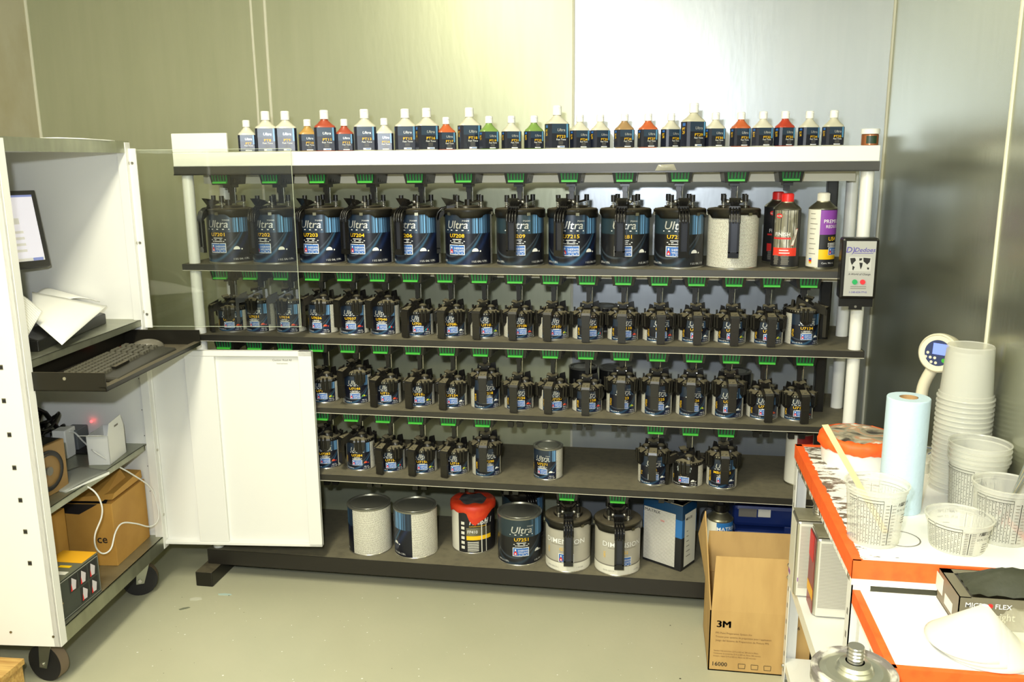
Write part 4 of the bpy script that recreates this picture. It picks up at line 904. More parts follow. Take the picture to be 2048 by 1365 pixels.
m=MB(); m.box(-.05,-.030,0,.05,.030,.004,M_blk); m.build('base',t,bevel=.002)
m=MB(); p=cw(.0,-.19,.979); m.sphere((p.x,p.y,.988),.010,M_redcap,12,8); tag(m.build('red_knob'),'tiny red knob between keyboard and mouse in the tray','knob')
# middle shelf
ZM=.585
t=thing('desk_speaker','small tan box speaker with a round black driver in the cabinet','speaker',at(92,996,z=ZM)-Vector((.085,-.02,0)),CR+math.radians(-8))
m=MB(); m.box(-.09,-.085,0,.09,.085,.165,pm('tan_speaker_face',(150,118,70),.5)); m.box(-.0905,-.0855,.02,.08,.0855,.1655,M_dblk); m.build('cabinet_box',t,bevel=.003)
m=MB()
for r0,r1,x,mt_ in ((.066,.056,.093,M_dblk),(.056,.050,.096,pm('cone_ring',(40,37,32),.4)),(.050,.014,.088,M_dblk),(.014,.0,.100,M_ink2)):
    n=32; vs=[(x,r0*math.cos(2*PI*i/n),.083+r0*math.sin(2*PI*i/n)) for i in range(n)]+[(x-(.02 if r1==.014 else 0),r1*math.cos(2*PI*i/n),.083+r1*math.sin(2*PI*i/n)) for i in range(n)]
    m.mesh(vs,[(i,(i+1)%n,n+(i+1)%n,n+i) for i in range(n)],mt_,True)
m.cyl((.085,0,.083),(.094,0,.083),.066,M_dblk,seg=32,caps=False); m.cyl((.07,0,.083),(.0905,0,.083),.012,M_ink2,seg=16); m.build('driver',t)
pbx=loc(at(232,922,z=ZM))
t=thing('small_white_box','open small white carton with flaps up on the cabinet middle shelf','box',cw(pbx.x-.04,pbx.y+.02,ZM),CR+math.radians(6))
m=MB(); Wb,Db,Hb,th=.075,.135,.105,.0015
for b_ in ((-Wb/2,-Db/2,0,Wb/2,Db/2,th),(-Wb/2,-Db/2,0,-Wb/2+th,Db/2,Hb),(Wb/2-th,-Db/2,0,Wb/2,Db/2,Hb),(-Wb/2,-Db/2,0,Wb/2,-Db/2+th,Hb),(-Wb/2,Db/2-th,0,Wb/2,Db/2,Hb)): m.box(*b_,M_whitep)
m.build('carton',t)
m=MB(); m.hexa([(Wb/2-th,-Db/2,Hb),(Wb/2,-Db/2,Hb),(Wb/2,Db/2,Hb),(Wb/2-th,Db/2,Hb),(Wb/2-th,-Db/2+.02,Hb+.04),(Wb/2,-Db/2+.02,Hb+.04),(Wb/2,Db/2-.02,Hb+.045),(Wb/2-th,Db/2-.02,Hb+.045)],M_whitep)
m.hexa([(-Wb/2,-Db/2,Hb),(Wb/2,-Db/2,Hb),(Wb/2,-Db/2+th,Hb),(-Wb/2,-Db/2+th,Hb),(-Wb/2,-Db/2-.055,Hb+.02),(Wb/2,-Db/2-.055,Hb+.02),(Wb/2,-Db/2-.055,Hb+.022),(-Wb/2,-Db/2-.055,Hb+.022)],M_whitep); m.build('flap',t)
m=MB(); m.box(Wb/2+.0002,-.01,Hb+.015,Wb/2+.001,.02,Hb+.021,M_ink2); m.build('hang_slot',t)
pk=loc(at(175,962,z=ZM))
t=thing('booklet','thin grey stapled booklet on the cabinet middle shelf','booklet',cw(pk.x-.05,pk.y,ZM),CR+math.radians(-18))
m=MB(); m.patch([(-.07,-.09,.004),(.07,-.09,.004),(.07,.09,.012),(-.07,.09,.010)],8,8,pm('grey_cover',(150,152,144),.5),sag=lambda a,b:(0,0,.006*math.sin(PI*b))); m.build('cover',t,solid=.002)
m=MB(); m.hexa([(-.068,-.088,0),(.068,-.088,0),(.068,.088,0),(-.068,.088,0),(-.068,-.088,.003),(.068,-.088,.003),(.068,.088,.010),(-.068,.088,.008)],M_paper); m.build('pages',t)
t=thing('cable_bundle','tangled black cables and headset bag at the back of the middle shelf','cable',at(82,915,z=ZM))
m=MB()
for k in range(9):
    c0=Vector((random.uniform(-.03,.03),random.uniform(-.05,.06),.05+.012*k)); rr=random.uniform(.035,.055); ax=random.uniform(-.6,.6)
    m.tube([c0+Vector((rr*math.cos(a)*math.cos(ax),rr*1.3*math.sin(a),rr*math.sin(ax)*math.cos(a)+.02*math.sin(a*2)+0.0)) for a in [.33*i for i in range(20)]],.005,M_blk,6)
m.tube([(0,-.06,.03),(.01,-.05,.12),(0,.0,.185),(0,.05,.15),(.01,.09,.08),(.02,.11,.01)],.009,M_blk,8); m.build('coil',t)
m=MB(); m.sphere((0,.0,.0),.075,M_blk,16,8,.9,True,sy=1.2); m.build('pouch',t)
pa=loc(at(123,900,z=ZM+.06))
t=thing('power_adapter','white plug-in power adapter with a grey charger cradle on the middle shelf','adapter',at(124,915,z=ZM)+Vector((0,.05,0)),CR)
m=MB(); m.box(-.02,-.07,.0,.03,-.015,.105,M_whitep); m.box(-.012,-.015,.075,.02,.012,.10,M_whitep); m.build('adapter_block',t,bevel=.004)
m=MB(); m.box(-.03,.0,.0,.03,.075,.085,pm('cradle_grey',(92,96,100),.4)); m.box(-.05,-.02,0,.08,.15,.012,M_blk); m.box(.031,.08,.012,.06,.13,.05,M_ink2); m.build('cradle',t,bevel=.003)
m=MB(); m.sphere((.03,.10,.088),.005,M_led,10,6); m.build('indicator_light',t)
m=MB(); m.box(-.60+.07,-.5,ZM,-.58+.07,-.1,ZM+.0,M_dull) if False else None
t=tag(MB().build('x') if False else (lambda mm:(mm.box(-.36,-.38,0,-.345,-.12,.10,pm('grey_metal_case',(128,130,132),.4)),mm.build('grey_panel',loc=cw(0,0,ZM),rz=CR))[1])(MB()),'plain grey metal panel leaning at the back of the middle shelf','panel')
# white cable hanging in a loop
pts=[at(122,872,y=-.26),at(145,864,y=-.27),at(165,882,y=-.29),at(182,898,y=-.33),at(190,905,y=-.36),at(230,930,y=-.30),at(262,948,y=-.22),at(300,975,y=-.13),at(314,1010,y=-.11),at(316,1040,y=-.14),at(300,1054,y=-.2),at(272,1048,y=-.28),at(245,1047,y=-.34),at(231,1065,y=-.38),at(222,1098,y=-.42),at(206,1108,y=-.45),at(192,1096,y=-.48),at(190,1070,y=-.50),at(203,1035,y=-.49),at(203,1010,y=-.49),at(190,985,y=-.50),at(165,970,y=-.5),at(130,963,y=-.5)]
def smooth(P,n=5):
    P=[Vector(p) for p in P]; out=[]
    for i in range(len(P)-1):
        a=P[max(i-1,0)];b=P[i];c=P[i+1];d=P[min(i+2,len(P)-1)]
        for k in range(n):
            t_=k/n; out.append(.5*((2*b)+(-a+c)*t_+(2*a-5*b+4*c-d)*t_**2+(-a+3*b-3*c+d)*t_**3))
    return out+[P[-1]]
m=MB(); m.tube(smooth(pts),.0028,M_whitep,8); tag(m.build('white_cable'),'thin white cable drooping in a loop from the cabinet middle shelf','cable')
# bottom deck boxes
ZD=.215
def carton(name,label,c,rz,w,d,h,mat,extra=None):
    t=thing(name,label,'box',c,rz); m=MB(); m.box(-w/2,-d/2,0,w/2,d/2,h,mat); m.build('carton',t,bevel=.002)
    return t
t=carton('cardboard_box','crumpled brown cardboard box with a dark handle opening, right in the cabinet bottom',at(238,1134,z=ZD)+Matrix.Rotation(CR+.02,3,'Z')@Vector((-.155,.127,0)),CR+.02,.30,.245,.235,M_card2)
m=MB(); m.hexa([(-.10,-.125,.246),(.12,-.125,.246),(.13,.05,.246),(-.10,.05,.246),(-.09,-.115,.247),(.09,-.115,.262),(.10,.05,.300),(-.09,.04,.29)],M_card2); m.hexa([(.02,-.11,.246),(.148,-.11,.246),(.148,.11,.246),(.02,.11,.246),(.03,-.10,.250),(.146,-.09,.262),(.146,.11,.275),(.03,.11,.28)],M_card2); m.build('flap',t)
m=MB(); m.face([(-.14,-.124,.234),(.10,-.124,.234),(.03,-.124,.195),(-.12,-.124,.205)],M_dblk); m.face([(-.14,-.12,.2362),(.13,-.12,.2362),(.10,-.03,.2362),(-.12,.02,.2362)],M_dblk); m.build('opening',t)  # black faces stand in for the shaded inside between the flaps
m=MB(); m.text('ce',.030,lambda a,b:(.085+a,-.1240,.088+b),M_ink,align=-1,bold=.01); m.build('lettering',t)
t=carton('cardboard_box','plain brown cardboard box, left in the cabinet bottom behind the tool carton',cw(-.34,-.50,ZD),CR,.32,.32,.245,M_card2)
m=MB(); m.face([(.161,-.05,.10),(.161,.0,.12),(.161,.02,.20),(.161,-.02,.18)],pm('worn_card',(206,168,100),.7)); m.build('scuff',t)
t=thing('tool_carton','black printed tool carton with orange top flap in the cabinet bottom','box',cw(-.075,-.565,ZD),CR+math.radians(-3))
m=MB(); m.box(-.06,-.115,0,.06,.115,.135,pm('dark_print_green',(52,58,54),.35)); m.build('carton',t,bevel=.002)
m=MB(); X=.0608
m.box(X-.0002,-.108,.006,X+.0002,.110,.130,pm('white_frame',(170,170,160),.4)); m.box(X,-.106,.008,X+.0006,.108,.128,pm('dark_print_green',(52,58,54),.35))
for i in range(3):
    for j in range(2):
        y=-.045+.05*i; z=.015+.058*j
        if i==0 and j==0: continue
        m.box(X+.0006,y,z,X+.0009,y+.044,z+.052,M_dblk); m.face([(X+.0012,y+.008,z+.006),(X+.0012,y+.03,z+.004),(X+.0012,y+.036,z+.03),(X+.0012,y+.014,z+.048)],pm('pale_nozzle',(206,200,206),.4)); m.face([(X+.0014,y+.006,z+.004),(X+.0014,y+.014,z+.004),(X+.0014,y+.010,z+.03)],M_red)
m.text('heat gun',.012,lambda a,b:(X+.0012,-.085-b,.055+a*.8),pm('tan_print',(196,170,116),.5)); m.box(X+.0006,-.098,.085,X+.0009,-.088,.118,M_redcap)
m.build('front_print',t)
m=MB(); m.hexa([(-.062,-.12,.136),(.062,-.12,.136),(.062,.112,.136),(-.062,.112,.136),(-.062,-.12,.139),(.062,-.12,.139),(.062,.112,.141),(-.062,.112,.141)],pm('top_print',(104,106,90),.4)); m.box(-.06,.03,.1412,.06,.11,.1422,M_glaze); m.box(-.045,-.05,.1405,.055,-.03,.1412,M_paperw); m.box(-.04,-.085,.1400,.03,-.07,.1408,M_redcap); m.box(.0,-.004,.1408,.04,.01,.1416,M_yel); m.build('top_flap',t)
# ---------------------------------------------------------------- pallet corner
p=at(48,1318,z=.14)
t=thing('wood_pallet','corner of a pale wooden pallet on the floor by the cabinet caster','pallet',(p.x,p.y,0),math.radians(3))
for k in range(3):
    m=MB(); m.box(-.9,-.11*k-.10,.122,-.0+.0,-.11*k,.14,M_wood); m.build('deck_board',t)
for x in (-.05,-.75):
    m=MB(); m.box(x-.045,-.33,.0,x+.045,-.005,.122,M_wood); m.build('stringer',t)
# ---------------------------------------------------------------- white bench with orange tape
TX0,TX1,TY0,TY1,ZT=.438,.850,-1.140,-.372,.78
def stained(name):
    m=bpy.data.materials.new(name); m.use_nodes=True; MATS[name]=m; N=m.node_tree.nodes; L=m.node_tree.links; b=N['Principled BSDF']; b.inputs['Roughness'].default_value=.4
    t=N.new('ShaderNodeTexCoord'); mp=N.new('ShaderNodeMapping'); mp.inputs['Scale'].default_value=(1,2.6,1); mp.inputs['Rotation'].default_value=(0,0,.25)
    n=N.new('ShaderNodeTexNoise'); n.inputs['Scale'].default_value=17; n.inputs['Detail'].default_value=9; n.inputs['Roughness'].default_value=.62
    s=N.new('ShaderNodeSeparateXYZ'); d=N.new('ShaderNodeMapRange'); d.inputs[1].default_value=TX0+.01; d.inputs[2].default_value=TX0+.20; d.inputs[3].default_value=.15; d.inputs[4].default_value=-.04
    d2=N.new('ShaderNodeMapRange'); d2.inputs[1].default_value=-1.05; d2.inputs[2].default_value=-.72; d2.inputs[3].default_value=-.09; d2.inputs[4].default_value=.01
    a=N.new('ShaderNodeMath'); a.operation='ADD'; a2=N.new('ShaderNodeMath'); a2.operation='ADD'; r=N.new('ShaderNodeMapRange'); r.inputs[1].default_value=.62; r.inputs[2].default_value=.64
    x=N.new('ShaderNodeMix'); x.data_type='RGBA'; x.inputs[6].default_value=lin((240,240,234))
    n2=N.new('ShaderNodeTexNoise'); n2.inputs['Scale'].default_value=40; c=N.new('ShaderNodeValToRGB'); c.color_ramp.elements[0].color=lin((58,40,34)); c.color_ramp.elements[1].color=lin((142,132,112))
    L.new(t.outputs['Object'],mp.inputs[0]); L.new(mp.outputs[0],n.inputs['Vector']); L.new(t.outputs['Object'],s.inputs[0]); L.new(s.outputs[0],d.inputs[0]); L.new(s.outputs[1],d2.inputs[0])
    L.new(n.outputs[0],a.inputs[0]); L.new(d.outputs[0],a.inputs[1]); L.new(a.outputs[0],a2.inputs[0]); L.new(d2.outputs[0],a2.inputs[1]); L.new(a2.outputs[0],r.inputs[0]); L.new(r.outputs[0],x.inputs[0])
    L.new(t.outputs['Object'],n2.inputs['Vector']); L.new(n2.outputs[0],c.inputs[0]); L.new(c.outputs[0],x.inputs[7]); L.new(x.outputs[2],b.inputs['Base Color']); return m
bench=thing('shelf_bench','white metal shelf bench edged with orange tape, paint-splashed top, at the right wall','bench')
m=MB(); m.box(TX0,TY0,ZT-.055,TX1,TY1,ZT,stained('paint_splashed_top')); m.build('bench_top',bench)
m=MB(); e=.0012; wv=.016
m.box(TX0-e,TY0-e,ZT-.040,TX1,TY0,ZT+e,M_orange); m.box(TX0-e,TY0-e,ZT-.040,TX0,TY1,ZT+e,M_orange); m.box(TX0-e,TY1,ZT-.03,TX1,TY1+e,ZT+e,M_orange)
m.box(TX0,TY0,ZT,TX0+wv*1.1,TY1,ZT+e,M_orange); m.box(TX0,TY0,ZT,TX1,TY0+.006,ZT+e,M_orange); m.box(TX0,TY1-wv,ZT,TX1,TY1,ZT+e,M_orange); m.box(TX1-wv,TY0,ZT,TX1,TY1,ZT+e,M_orange)
n=60
for i in range(n):
    y=TY0+(TY1-TY0)*(i+.5)/n; w_=random.uniform(.0,.005); m.box(TX0+wv*1.1,y-.006,ZT,TX0+wv*1.1+w_,y+.006,ZT+e*.9,M_orange)
m.build('orange_tape',bench)
m=MB(); p=at(1701,1068,z=ZT+.001); m.cyl((p.x,p.y,ZT),(p.x,p.y,ZT+.0012),.009,M_purp,seg=20); m.build('sticker_dot',bench)
def post(x,y,sx_,sy_,z1):
    m=MB(); m.box(min(x,x),min(y,y+sy_*.038),0,x+.0025,max(y,y+sy_*.038),z1,M_whitep); m.box(min(x,x+sx_*.038),y,0,max(x,x+sx_*.038),y+.0025,z1,M_whitep)
    zz=.04
    while zz<z1-.03: 
        m.box(x-.0008,y+sy_*.019-.004,zz,x-.0002,y+sy_*.019+.004,zz+.014,M_ink2); zz+=.055
    o=m.build('post',bench)
    for q in (.40,.36,.06):
        k=MB(); k.sphere((x-.001,y+sy_*.019,q),.007,M_steel,10,6,1); k.build('bolt',o)
post(TX0+.002,TY1-.002,1,-1,ZT-.055); post(TX0+.002,TY0+.002,1,1,ZT-.055); post(TX1-.006,TY1-.004,-1,-1,ZT-.055); post(TX1-.006,TY0+.002,-1,1,ZT-.055)
m=MB(); m.box(TX0+.004,TY0+.01,.33,TX1-.006,TY1-.01,.37,M_white); m.build('shelf',bench)
m=MB(); m.box(TX0+.004,TY0+.01,.05,TX1-.006,TY1-.01,.08,M_white); m.build('shelf',bench)
m=MB(); m.box(TX1-.005,TY0+.04,.08,TX1-.003,TY1-.04,ZT-.055,M_white); m.build('back_sheet',bench)
# lower front bench
BX0,BX1,BY0,BY1,ZB=.442,.850,-1.435,-1.145,.715
lb=thing('low_bench','lower white bench surface edged with orange tape in the right foreground','bench')
m=MB(); m.box(BX0,BY0,ZB-.04,BX1,BY1,ZB,M_white); m.build('bench_top',lb)
m=MB(); m.box(BX0-e,BY0-e,ZB-.03,BX1,BY0,ZB+e,M_orange); m.box(BX0-e,BY0,ZB-.03,BX0,BY1,ZB+e,M_orange); m.box(BX0,BY0,ZB,BX0+.014,BY1,ZB+e,M_orange); m.box(BX0,BY0,ZB,BX1,BY0+.012,ZB+e,M_orange); m.build('orange_tape',lb)
for x,y in ((BX0+.02,BY0+.03),(BX1-.03,BY0+.03),(BX0+.02,BY1-.03),(BX1-.03,BY1-.03)):
    m=MB(); m.box(x-.012,y-.012,0,x+.012,y+.012,ZB-.04,M_whitep); m.build('leg',lb)
# ---------------------------------------------------------------- things on the bench
p=at(1708,948,z=ZT); R=.100; cy=p.y+R; cx=p.x+.028
t=thing('paint_pail','squat white pail with orange taped rim and paint-caked lid on the bench','pail',(cx,cy,ZT))
m=MB(); m.lathe([(0,0),(R-.008,0),(R-.006,.003),(R,.068),(R-.004,.068)],M_white,48); m.build('pail_body',t)
m=MB(); n=60; vs=[];fs=[]
for i in range(n):
    a=2*PI*i/n; wv_=.002*math.sin(11*a)+.0015*math.sin(23*a)
    for rr,z in ((R+.002,.048+wv_),(R+.006+wv_,.056),(R+.007+wv_,.070),(R+.003,.080),(R-.012,.083+wv_),(R-.016,.081)): vs.append((rr*math.sin(a),-rr*math.cos(a),z))
for i in range(n):
    j=(i+1)%n
    for k in range(5): fs.append((6*i+k,6*j+k,6*j+k+1,6*i+k+1))
m.mesh(vs,fs,M_orange,True); m.build('orange_tape',t)
def caked():
    m=bpy.data.materials.new('caked_paint'); m.use_nodes=True; MATS['caked_paint']=m; N=m.node_tree.nodes; L=m.node_tree.links; b=N['Principled BSDF']; b.inputs['Roughness'].default_value=.35
    t=N.new('ShaderNodeTexCoord'); n=N.new('ShaderNodeTexNoise'); n.inputs['Scale'].default_value=14; n.inputs['Detail'].default_value=8; n.inputs['Distortion'].default_value=1.4
    c=N.new('ShaderNodeValToRGB'); e_=c.color_ramp.elements; e_[0].position=.32; e_[0].color=lin((64,58,52)); e_[1].position=.42; e_[1].color=lin((150,142,122))
    for p_,q in ((.5,(176,168,146)),(.56,(206,140,96)),(.6,(214,208,190)),(.7,(236,232,220))): x=e_.new(p_); x.color=lin(q)
    L.new(t.outputs['Object'],n.inputs['Vector']); L.new(n.outputs[0],c.inputs[0]); L.new(c.outputs[0],b.inputs['Base Color'])
    bp=N.new('ShaderNodeBump'); bp.inputs['Distance'].default_value=.006; L.new(n.outputs[0],bp.inputs['Height']); L.new(bp.outputs[0],b.inputs['Normal']); return m
m=MB(); m.lathe([(R-.010,.082),(R-.02,.086),(R-.04,.087),(.03,.085),(0,.086)],caked(),48); m.build('caked_lid',t)
# towel roll
p=at(1809,1033,z=ZT); r=.0485
t=thing('paper_towel_roll','upright roll of light blue paper towel on the bench','paper towel',(p.x,p.y+r,ZT))
m=MB(); m.lathe([(.021,.002),(r-.001,0),(r,.002),(r,.279),(r-.001,.281),(.021,.281)],M_blue_towel,48); m.build('towel',t)
m=MB(); m.lathe([(.0212,.278),(.0195,.2815),(.0195,.004),(0,.004)],M_tube,32); m.build('core',t)
# cups
def cup(label,c,rt,rb,h,group=None,inv=False,printed=None,name='mixing_cup',rz=0):
    t=thing(name,label,'cup',c,rz,group)
    m=MB(); th=.0012
    prof=[(0,.002),(rb-.004,.002),(rb-.002,0),(rb,.003),(rt-.004,h-.014),(rt-.001,h-.012),(rt-.001,h-.004),(rt+.002,h-.003),(rt+.0025,h),(rt-.001,h+.0005),(rt-.002,h-.003)]
    if inv: prof=[(a,h-b) for a,b in prof]
    m.lathe(prof,M_cup,40,join=False); m.build('cup_wall',t)
    if printed:
        m=MB(); z0,z1=h*.08,h*.80
        def fr_(a,z):      # a = angle
            rr=rb+(rt-rb)*(z/h)+.0009; return (rr*math.sin(a),-rr*math.cos(a),z)
        def bar(a0,a1,za,zb,mt_=M_ink):
            n=max(1,int(abs(a1-a0)/.12)); 
            for i in range(n): 
                q0=a0+(a1-a0)*i/n;q1=a0+(a1-a0)*(i+1)/n; m.face([fr_(q0,za),fr_(q1,za),fr_(q1,zb),fr_(q0,zb)],mt_)
        for base in printed:
            for a0,a1,k in ((-1.35,-1.02,3),(-.98,-.14,8),):
                bar(base+a0,base+a1,z1,z1+.0012); bar(base+a0,base+a1,z1+.007,z1+.0082)
                for i in range(k+1):
                    a=base+a0+(a1-a0)*i/k; bar(a-.006,a+.006,z0,z1+(.008 if i in (0,k) else 0))
                    if i<k:
                        for z in range(12):
                            if (z*5+i*3)%4: bar(a+.03,a+.06,z0+.004+(z1-z0)*z/12,z0+.0055+(z1-z0)*z/12)
            bar(base+.10,base+.125,z0,z1)
            for i in range(13):
                z=z0+(z1-z0)*i/12.5; bar(base-.06,base+.06,z,z+.0016,M_ink2); bar(base+.16,base+.30,z,z+.0012,M_ink2)
            m.text('FASTLINE',.0075,lambda a,b:fr_(base+.60+a/rt+.12,z1-.006+b),M_ink,shear=.2,bold=.006); m.text('32 FL. OZ. MAX',.005,lambda a,b:fr_(base+.72+a/rt,z1-.018+b),M_ink)
            for i in range(5): m.face([fr_(base+.48+.035*i,z1-.006),fr_(base+.50+.035*i,z1-.006),fr_(base+.515+.035*i,z1+.003),fr_(base+.495+.035*i,z1+.003)],M_ink)
            for i in range(4): bar(base+.62,base+.86,z1-.030-.006*i,z1-.028-.006*i,M_ink2)
        m.build('printed_scale',t)
    return t
rt,rb,h=.0665,.054,.135
p=at(1757,1100,z=ZT); c1=cup('clear printed cup with a wooden stir stick in it, front of the bench',(p.x,p.y+rb,ZT),rt,rb,h,None,False,(.1,2.9),rz=.05)
b0=Vector((p.x+.03,p.y+rb+.01,ZT+.012)); tp=at(1650,850,y=p.y+.10); d=(tp-b0)
m=MB(); s_=Vector((.0075,.003,0)); q=Vector((0,.0012,0)); m.hexa([b0-s_-q,b0+s_-q,b0+s_+q,b0-s_+q,tp-s_-q,tp+s_-q,tp+s_+q,tp-s_+q],pm('pale_stick_wood',(222,204,150),.6)); tag(m.build('stir_stick'),'pale wooden stir stick leaning in the printed cup','stir stick')
p=at(1930,1115,z=ZT); cup('short clear printed cup with a wide mouth at the bench front edge',(p.x,p.y+.055,ZT),.0675,.056,.072,None,False,(.05,2.6),rz=-.12)
p=at(2016,966,z=ZT+.13); c3c=(min(p.x,.789),p.y,ZT); print('c3c',c3c); cup('tall clear printed cup holding shiny metal tools at the right wall',c3c,.067,.056,.130,None,False,(.35,3.3),rz=-.3)
for k,(dx,dy) in enumerate(((.0,.0),(.016,.012))):
    m=MB(); a=Vector((c3c[0]-.01+dx,c3c[1]+dy,ZT+.02)); b_=Vector((c3c[0]+.045,c3c[1]+.0+dy,ZT+.17+.01*k)); m.tube(smooth([a,a.lerp(b_,.5)+Vector((0,0,.004)),b_]),.006,M_chrome,10)
    tag(m.build('metal_spatula'),['longer','shorter'][k]+' shiny metal tool leaning in the tall printed cup','tool')
p=at(1971,886,z=ZT+.167); bc=(min(p.x,.789),p.y,ZT); print('bc',bc)
for k in range(4):
    cup(['bottom','second','third','topmost'][k]+' cup in the upright stack of four printed cups by the wall',(bc[0],bc[1],ZT+.0125*k),.067,.056,.130,'upright stack of printed cups',False,(.0,3.1) if k==0 else ((3.0,) if k==3 else None),rz=-.3)
# scale with round head
sc=at(1880,985,z=ZT)
t=thing('mixing_scale','white paint mixing scale with a round tilted display head on a post','scale',(.772,-.452,ZT))
m=MB(); m.lathe([(0,0),(.056,0),(.06,.004),(.06,.012),(.056,.018),(0,.018)],M_white,48); m.build('base',t,bevel=0)
m=MB(); m.lathe([(0,.018),(.057,.018),(.058,.020),(.057,.022),(0,.022)],M_white,48); m.build('pan',t)
hp=at(1882,706,y=-.50); hp=Vector(hp)-t.location
ab=at(1846,775,y=-.47); ab=Vector(ab)-t.location
m=MB(); base=Vector((ab.x-.004,ab.y,.0)); m.tube(smooth([base,Vector((ab.x-.002,ab.y,.12)),ab,ab.lerp(hp,.6)]),.0155,M_cream if False else pm('ivory_plastic',(222,216,190),.4),16); m.build('post',t)
fd=Vector((-.62,-.72,.10)).normalized()
def disp(mb,prof,mt_,seg=36,sc_=1):
    a_=fd.cross(Vector((0,0,1))).normalized(); b2=a_.cross(fd); n=seg
    for (r0,z0),(r1,z1) in zip(prof,prof[1:]):
        vs=[hp+a_*r0*math.cos(2*PI*i/n)*sc_+b2*r0*math.sin(2*PI*i/n)+fd*z0 for i in range(n)]+[hp+a_*r1*math.cos(2*PI*i/n)*sc_+b2*r1*math.sin(2*PI*i/n)+fd*z1 for i in range(n)]
        mb.mesh(vs,[(i,(i+1)%n,n+(i+1)%n,n+i) for i in range(n)],mt_,True)
    return a_,b2
m=MB(); disp(m,[(.001,-.062),(.018,-.060),(.036,-.048),(.048,-.028),(.053,0),(.053,.018),(.049,.023),(.047,.020),(.0,.018)],pm('ivory_plastic',(222,216,190),.4)); m.build('display_head',t)
m=MB(); a_,b2=disp(m,[(.043,.0195),(.0,.0195)],pm('display_navy',(44,56,96),.4))
F=lambda x,y,z=.0205:hp+a_*x*-1+b2*y+fd*z
def rq(x0,x1,y0,y1,mt_,z=.0205): 
    m.face([F(x0,y0,z),F(x1,y0,z),F(x1,y1,z),F(x0,y1,z)],mt_)
rq(-.014,.026,-.004,.026,M_lcd)
for i,(x,y) in enumerate(((-.026,-.002),(-.030,-.014),(-.018,-.014),(-.006,-.014),(-.014,-.026),(-.002,-.027))): m.face([F(x+.004*math.cos(q),y+.004*math.sin(q)) for q in [2*PI*k/12 for k in range(12)]],M_cream)
m.face([F(.018+.006*math.cos(q),-.018+.006*math.sin(q)) for q in [2*PI*k/14 for k in range(14)]],M_green2)
m.build('display_panel',t)
# inverted cup stack on the bench
sy0=-.672; sx0=min(at(1921,905,y=sy0).x,.792)
NC=20
for k in range(NC):
    z=ZT+.0128*k; w=['bottom cup','second cup up','third cup up','fourth cup up','fifth cup up','sixth cup up','seventh cup up','eighth cup up','ninth cup up','tenth cup up','eleventh cup up','twelfth cup up','thirteenth cup up','fourteenth cup up','fifteenth cup up','sixteenth cup up','fourth cup down from the top','third cup down from the top','second cup down from the top','topmost cup'][k]
    cup('%s of the tall stack of upside-down clear cups'%w,(sx0,sy0,z),.0650,.0545,.135,'tall stack of upside-down cups',True)
# small white cap
p=at(1850,948,z=ZT)
t=thing('bottle_cap','small white plastic cap standing behind the towel roll on the bench','cap',(p.x,p.y+.02,ZT))
m=MB(); m.lathe([(0,0),(.019,0),(.020,.002),(.020,.028),(.016,.033),(0,.034)],M_white,28); m.build('cap_shell',t)
m=MB(); m.tube(smooth([(.0,.01,.034),(-.012,.02,.052),(.005,.03,.058),(.030,.02,.056),(.012,.008,.046)]),.0012,pm('blue_wire',(90,110,150),.4),6); m.build('tie_wire',t)
# dried ring on bench
p=at(1800,1078,z=ZT); m=MB(); m.lathe([(.040,.0006),(.0415,.0012),(.043,.0006)],M_ink2,48,c=(p.x,p.y,ZT)); print('stack',sx0,sy0); tag(m.build('dried_paint_ring'),'thin dried paint ring left on the bench beside the printed cup','paint ring')
# ---------------------------------------------------------------- tins on the bench lower shelf
def ftin(c,w,d,h,label,front,left):
    t=thing('solvent_tin',label,'tin',c); m=MB(); m.box(0,0,0,w,d,h,M_steel); m.build('tin_body',t,bevel=.012)
    m=MB(); m.box(-.0006,.010,.006,.0002,d-.010,h-.008,left); m.box(.008,-.0008,.006,w-.008,.0002,h-.008,M_paperw)
    m.patch([(.012,-.0018,.03),(w-.010,-.0018,.03),(w-.010,-.0018,h-.015),(.012,-.0018,h-.015)],2,2,front); m.build('label',t)
    m=MB(); m.box(.004,.004,h,w-.004,d-.004,h+.003,pm('aged_tin_top',(158,152,126),.4,.35,noise=(20,(134,130,106),.4,.7,(1,1,1)))); m.build('top_plate',t,bevel=.001)
    m=MB(); x=w*.68; m.cyl((x,d*.5,h+.003),(x,d*.5,h+.034),.021,M_steel,seg=24)
    for k in range(3): m.lathe([(.021,.008*k+.007),(.0228,.008*k+.010),(.021,.008*k+.013)],M_steel,24,c=(x,d*.5,h))
    m.build('screw_cap',t); return t
FP=print_mat('tin_fine_print',(206,202,190),(160,156,144),44,.66)
t=ftin((.463,-.645,.37),.106,.098,.236,'solvent tin with red and orange side stripe on the bench lower shelf, nearer one',FP,pm('crimson_side',(140,34,36),.35))
m=MB(); m.box(-.0014,.010,.045,-.0008,.088,.075,M_glaze); m.build('side_stripe',t); m=MB(); m.box(-.0014,.030,.15,-.0008,.088,.225,M_red); m.build('side_stripe',t)
t=ftin((.428,-.535,.37),.106,.098,.236,'white solvent tin with a purple mark behind the red-sided tin on the lower shelf',FP,M_paperw)
m=MB(); m.box(.010,-.0016,.05,.030,-.0010,.062,M_purp); m.box(-.0014,.06,.04,-.0008,.085,.052,M_purp); m.build('purple_mark',t)
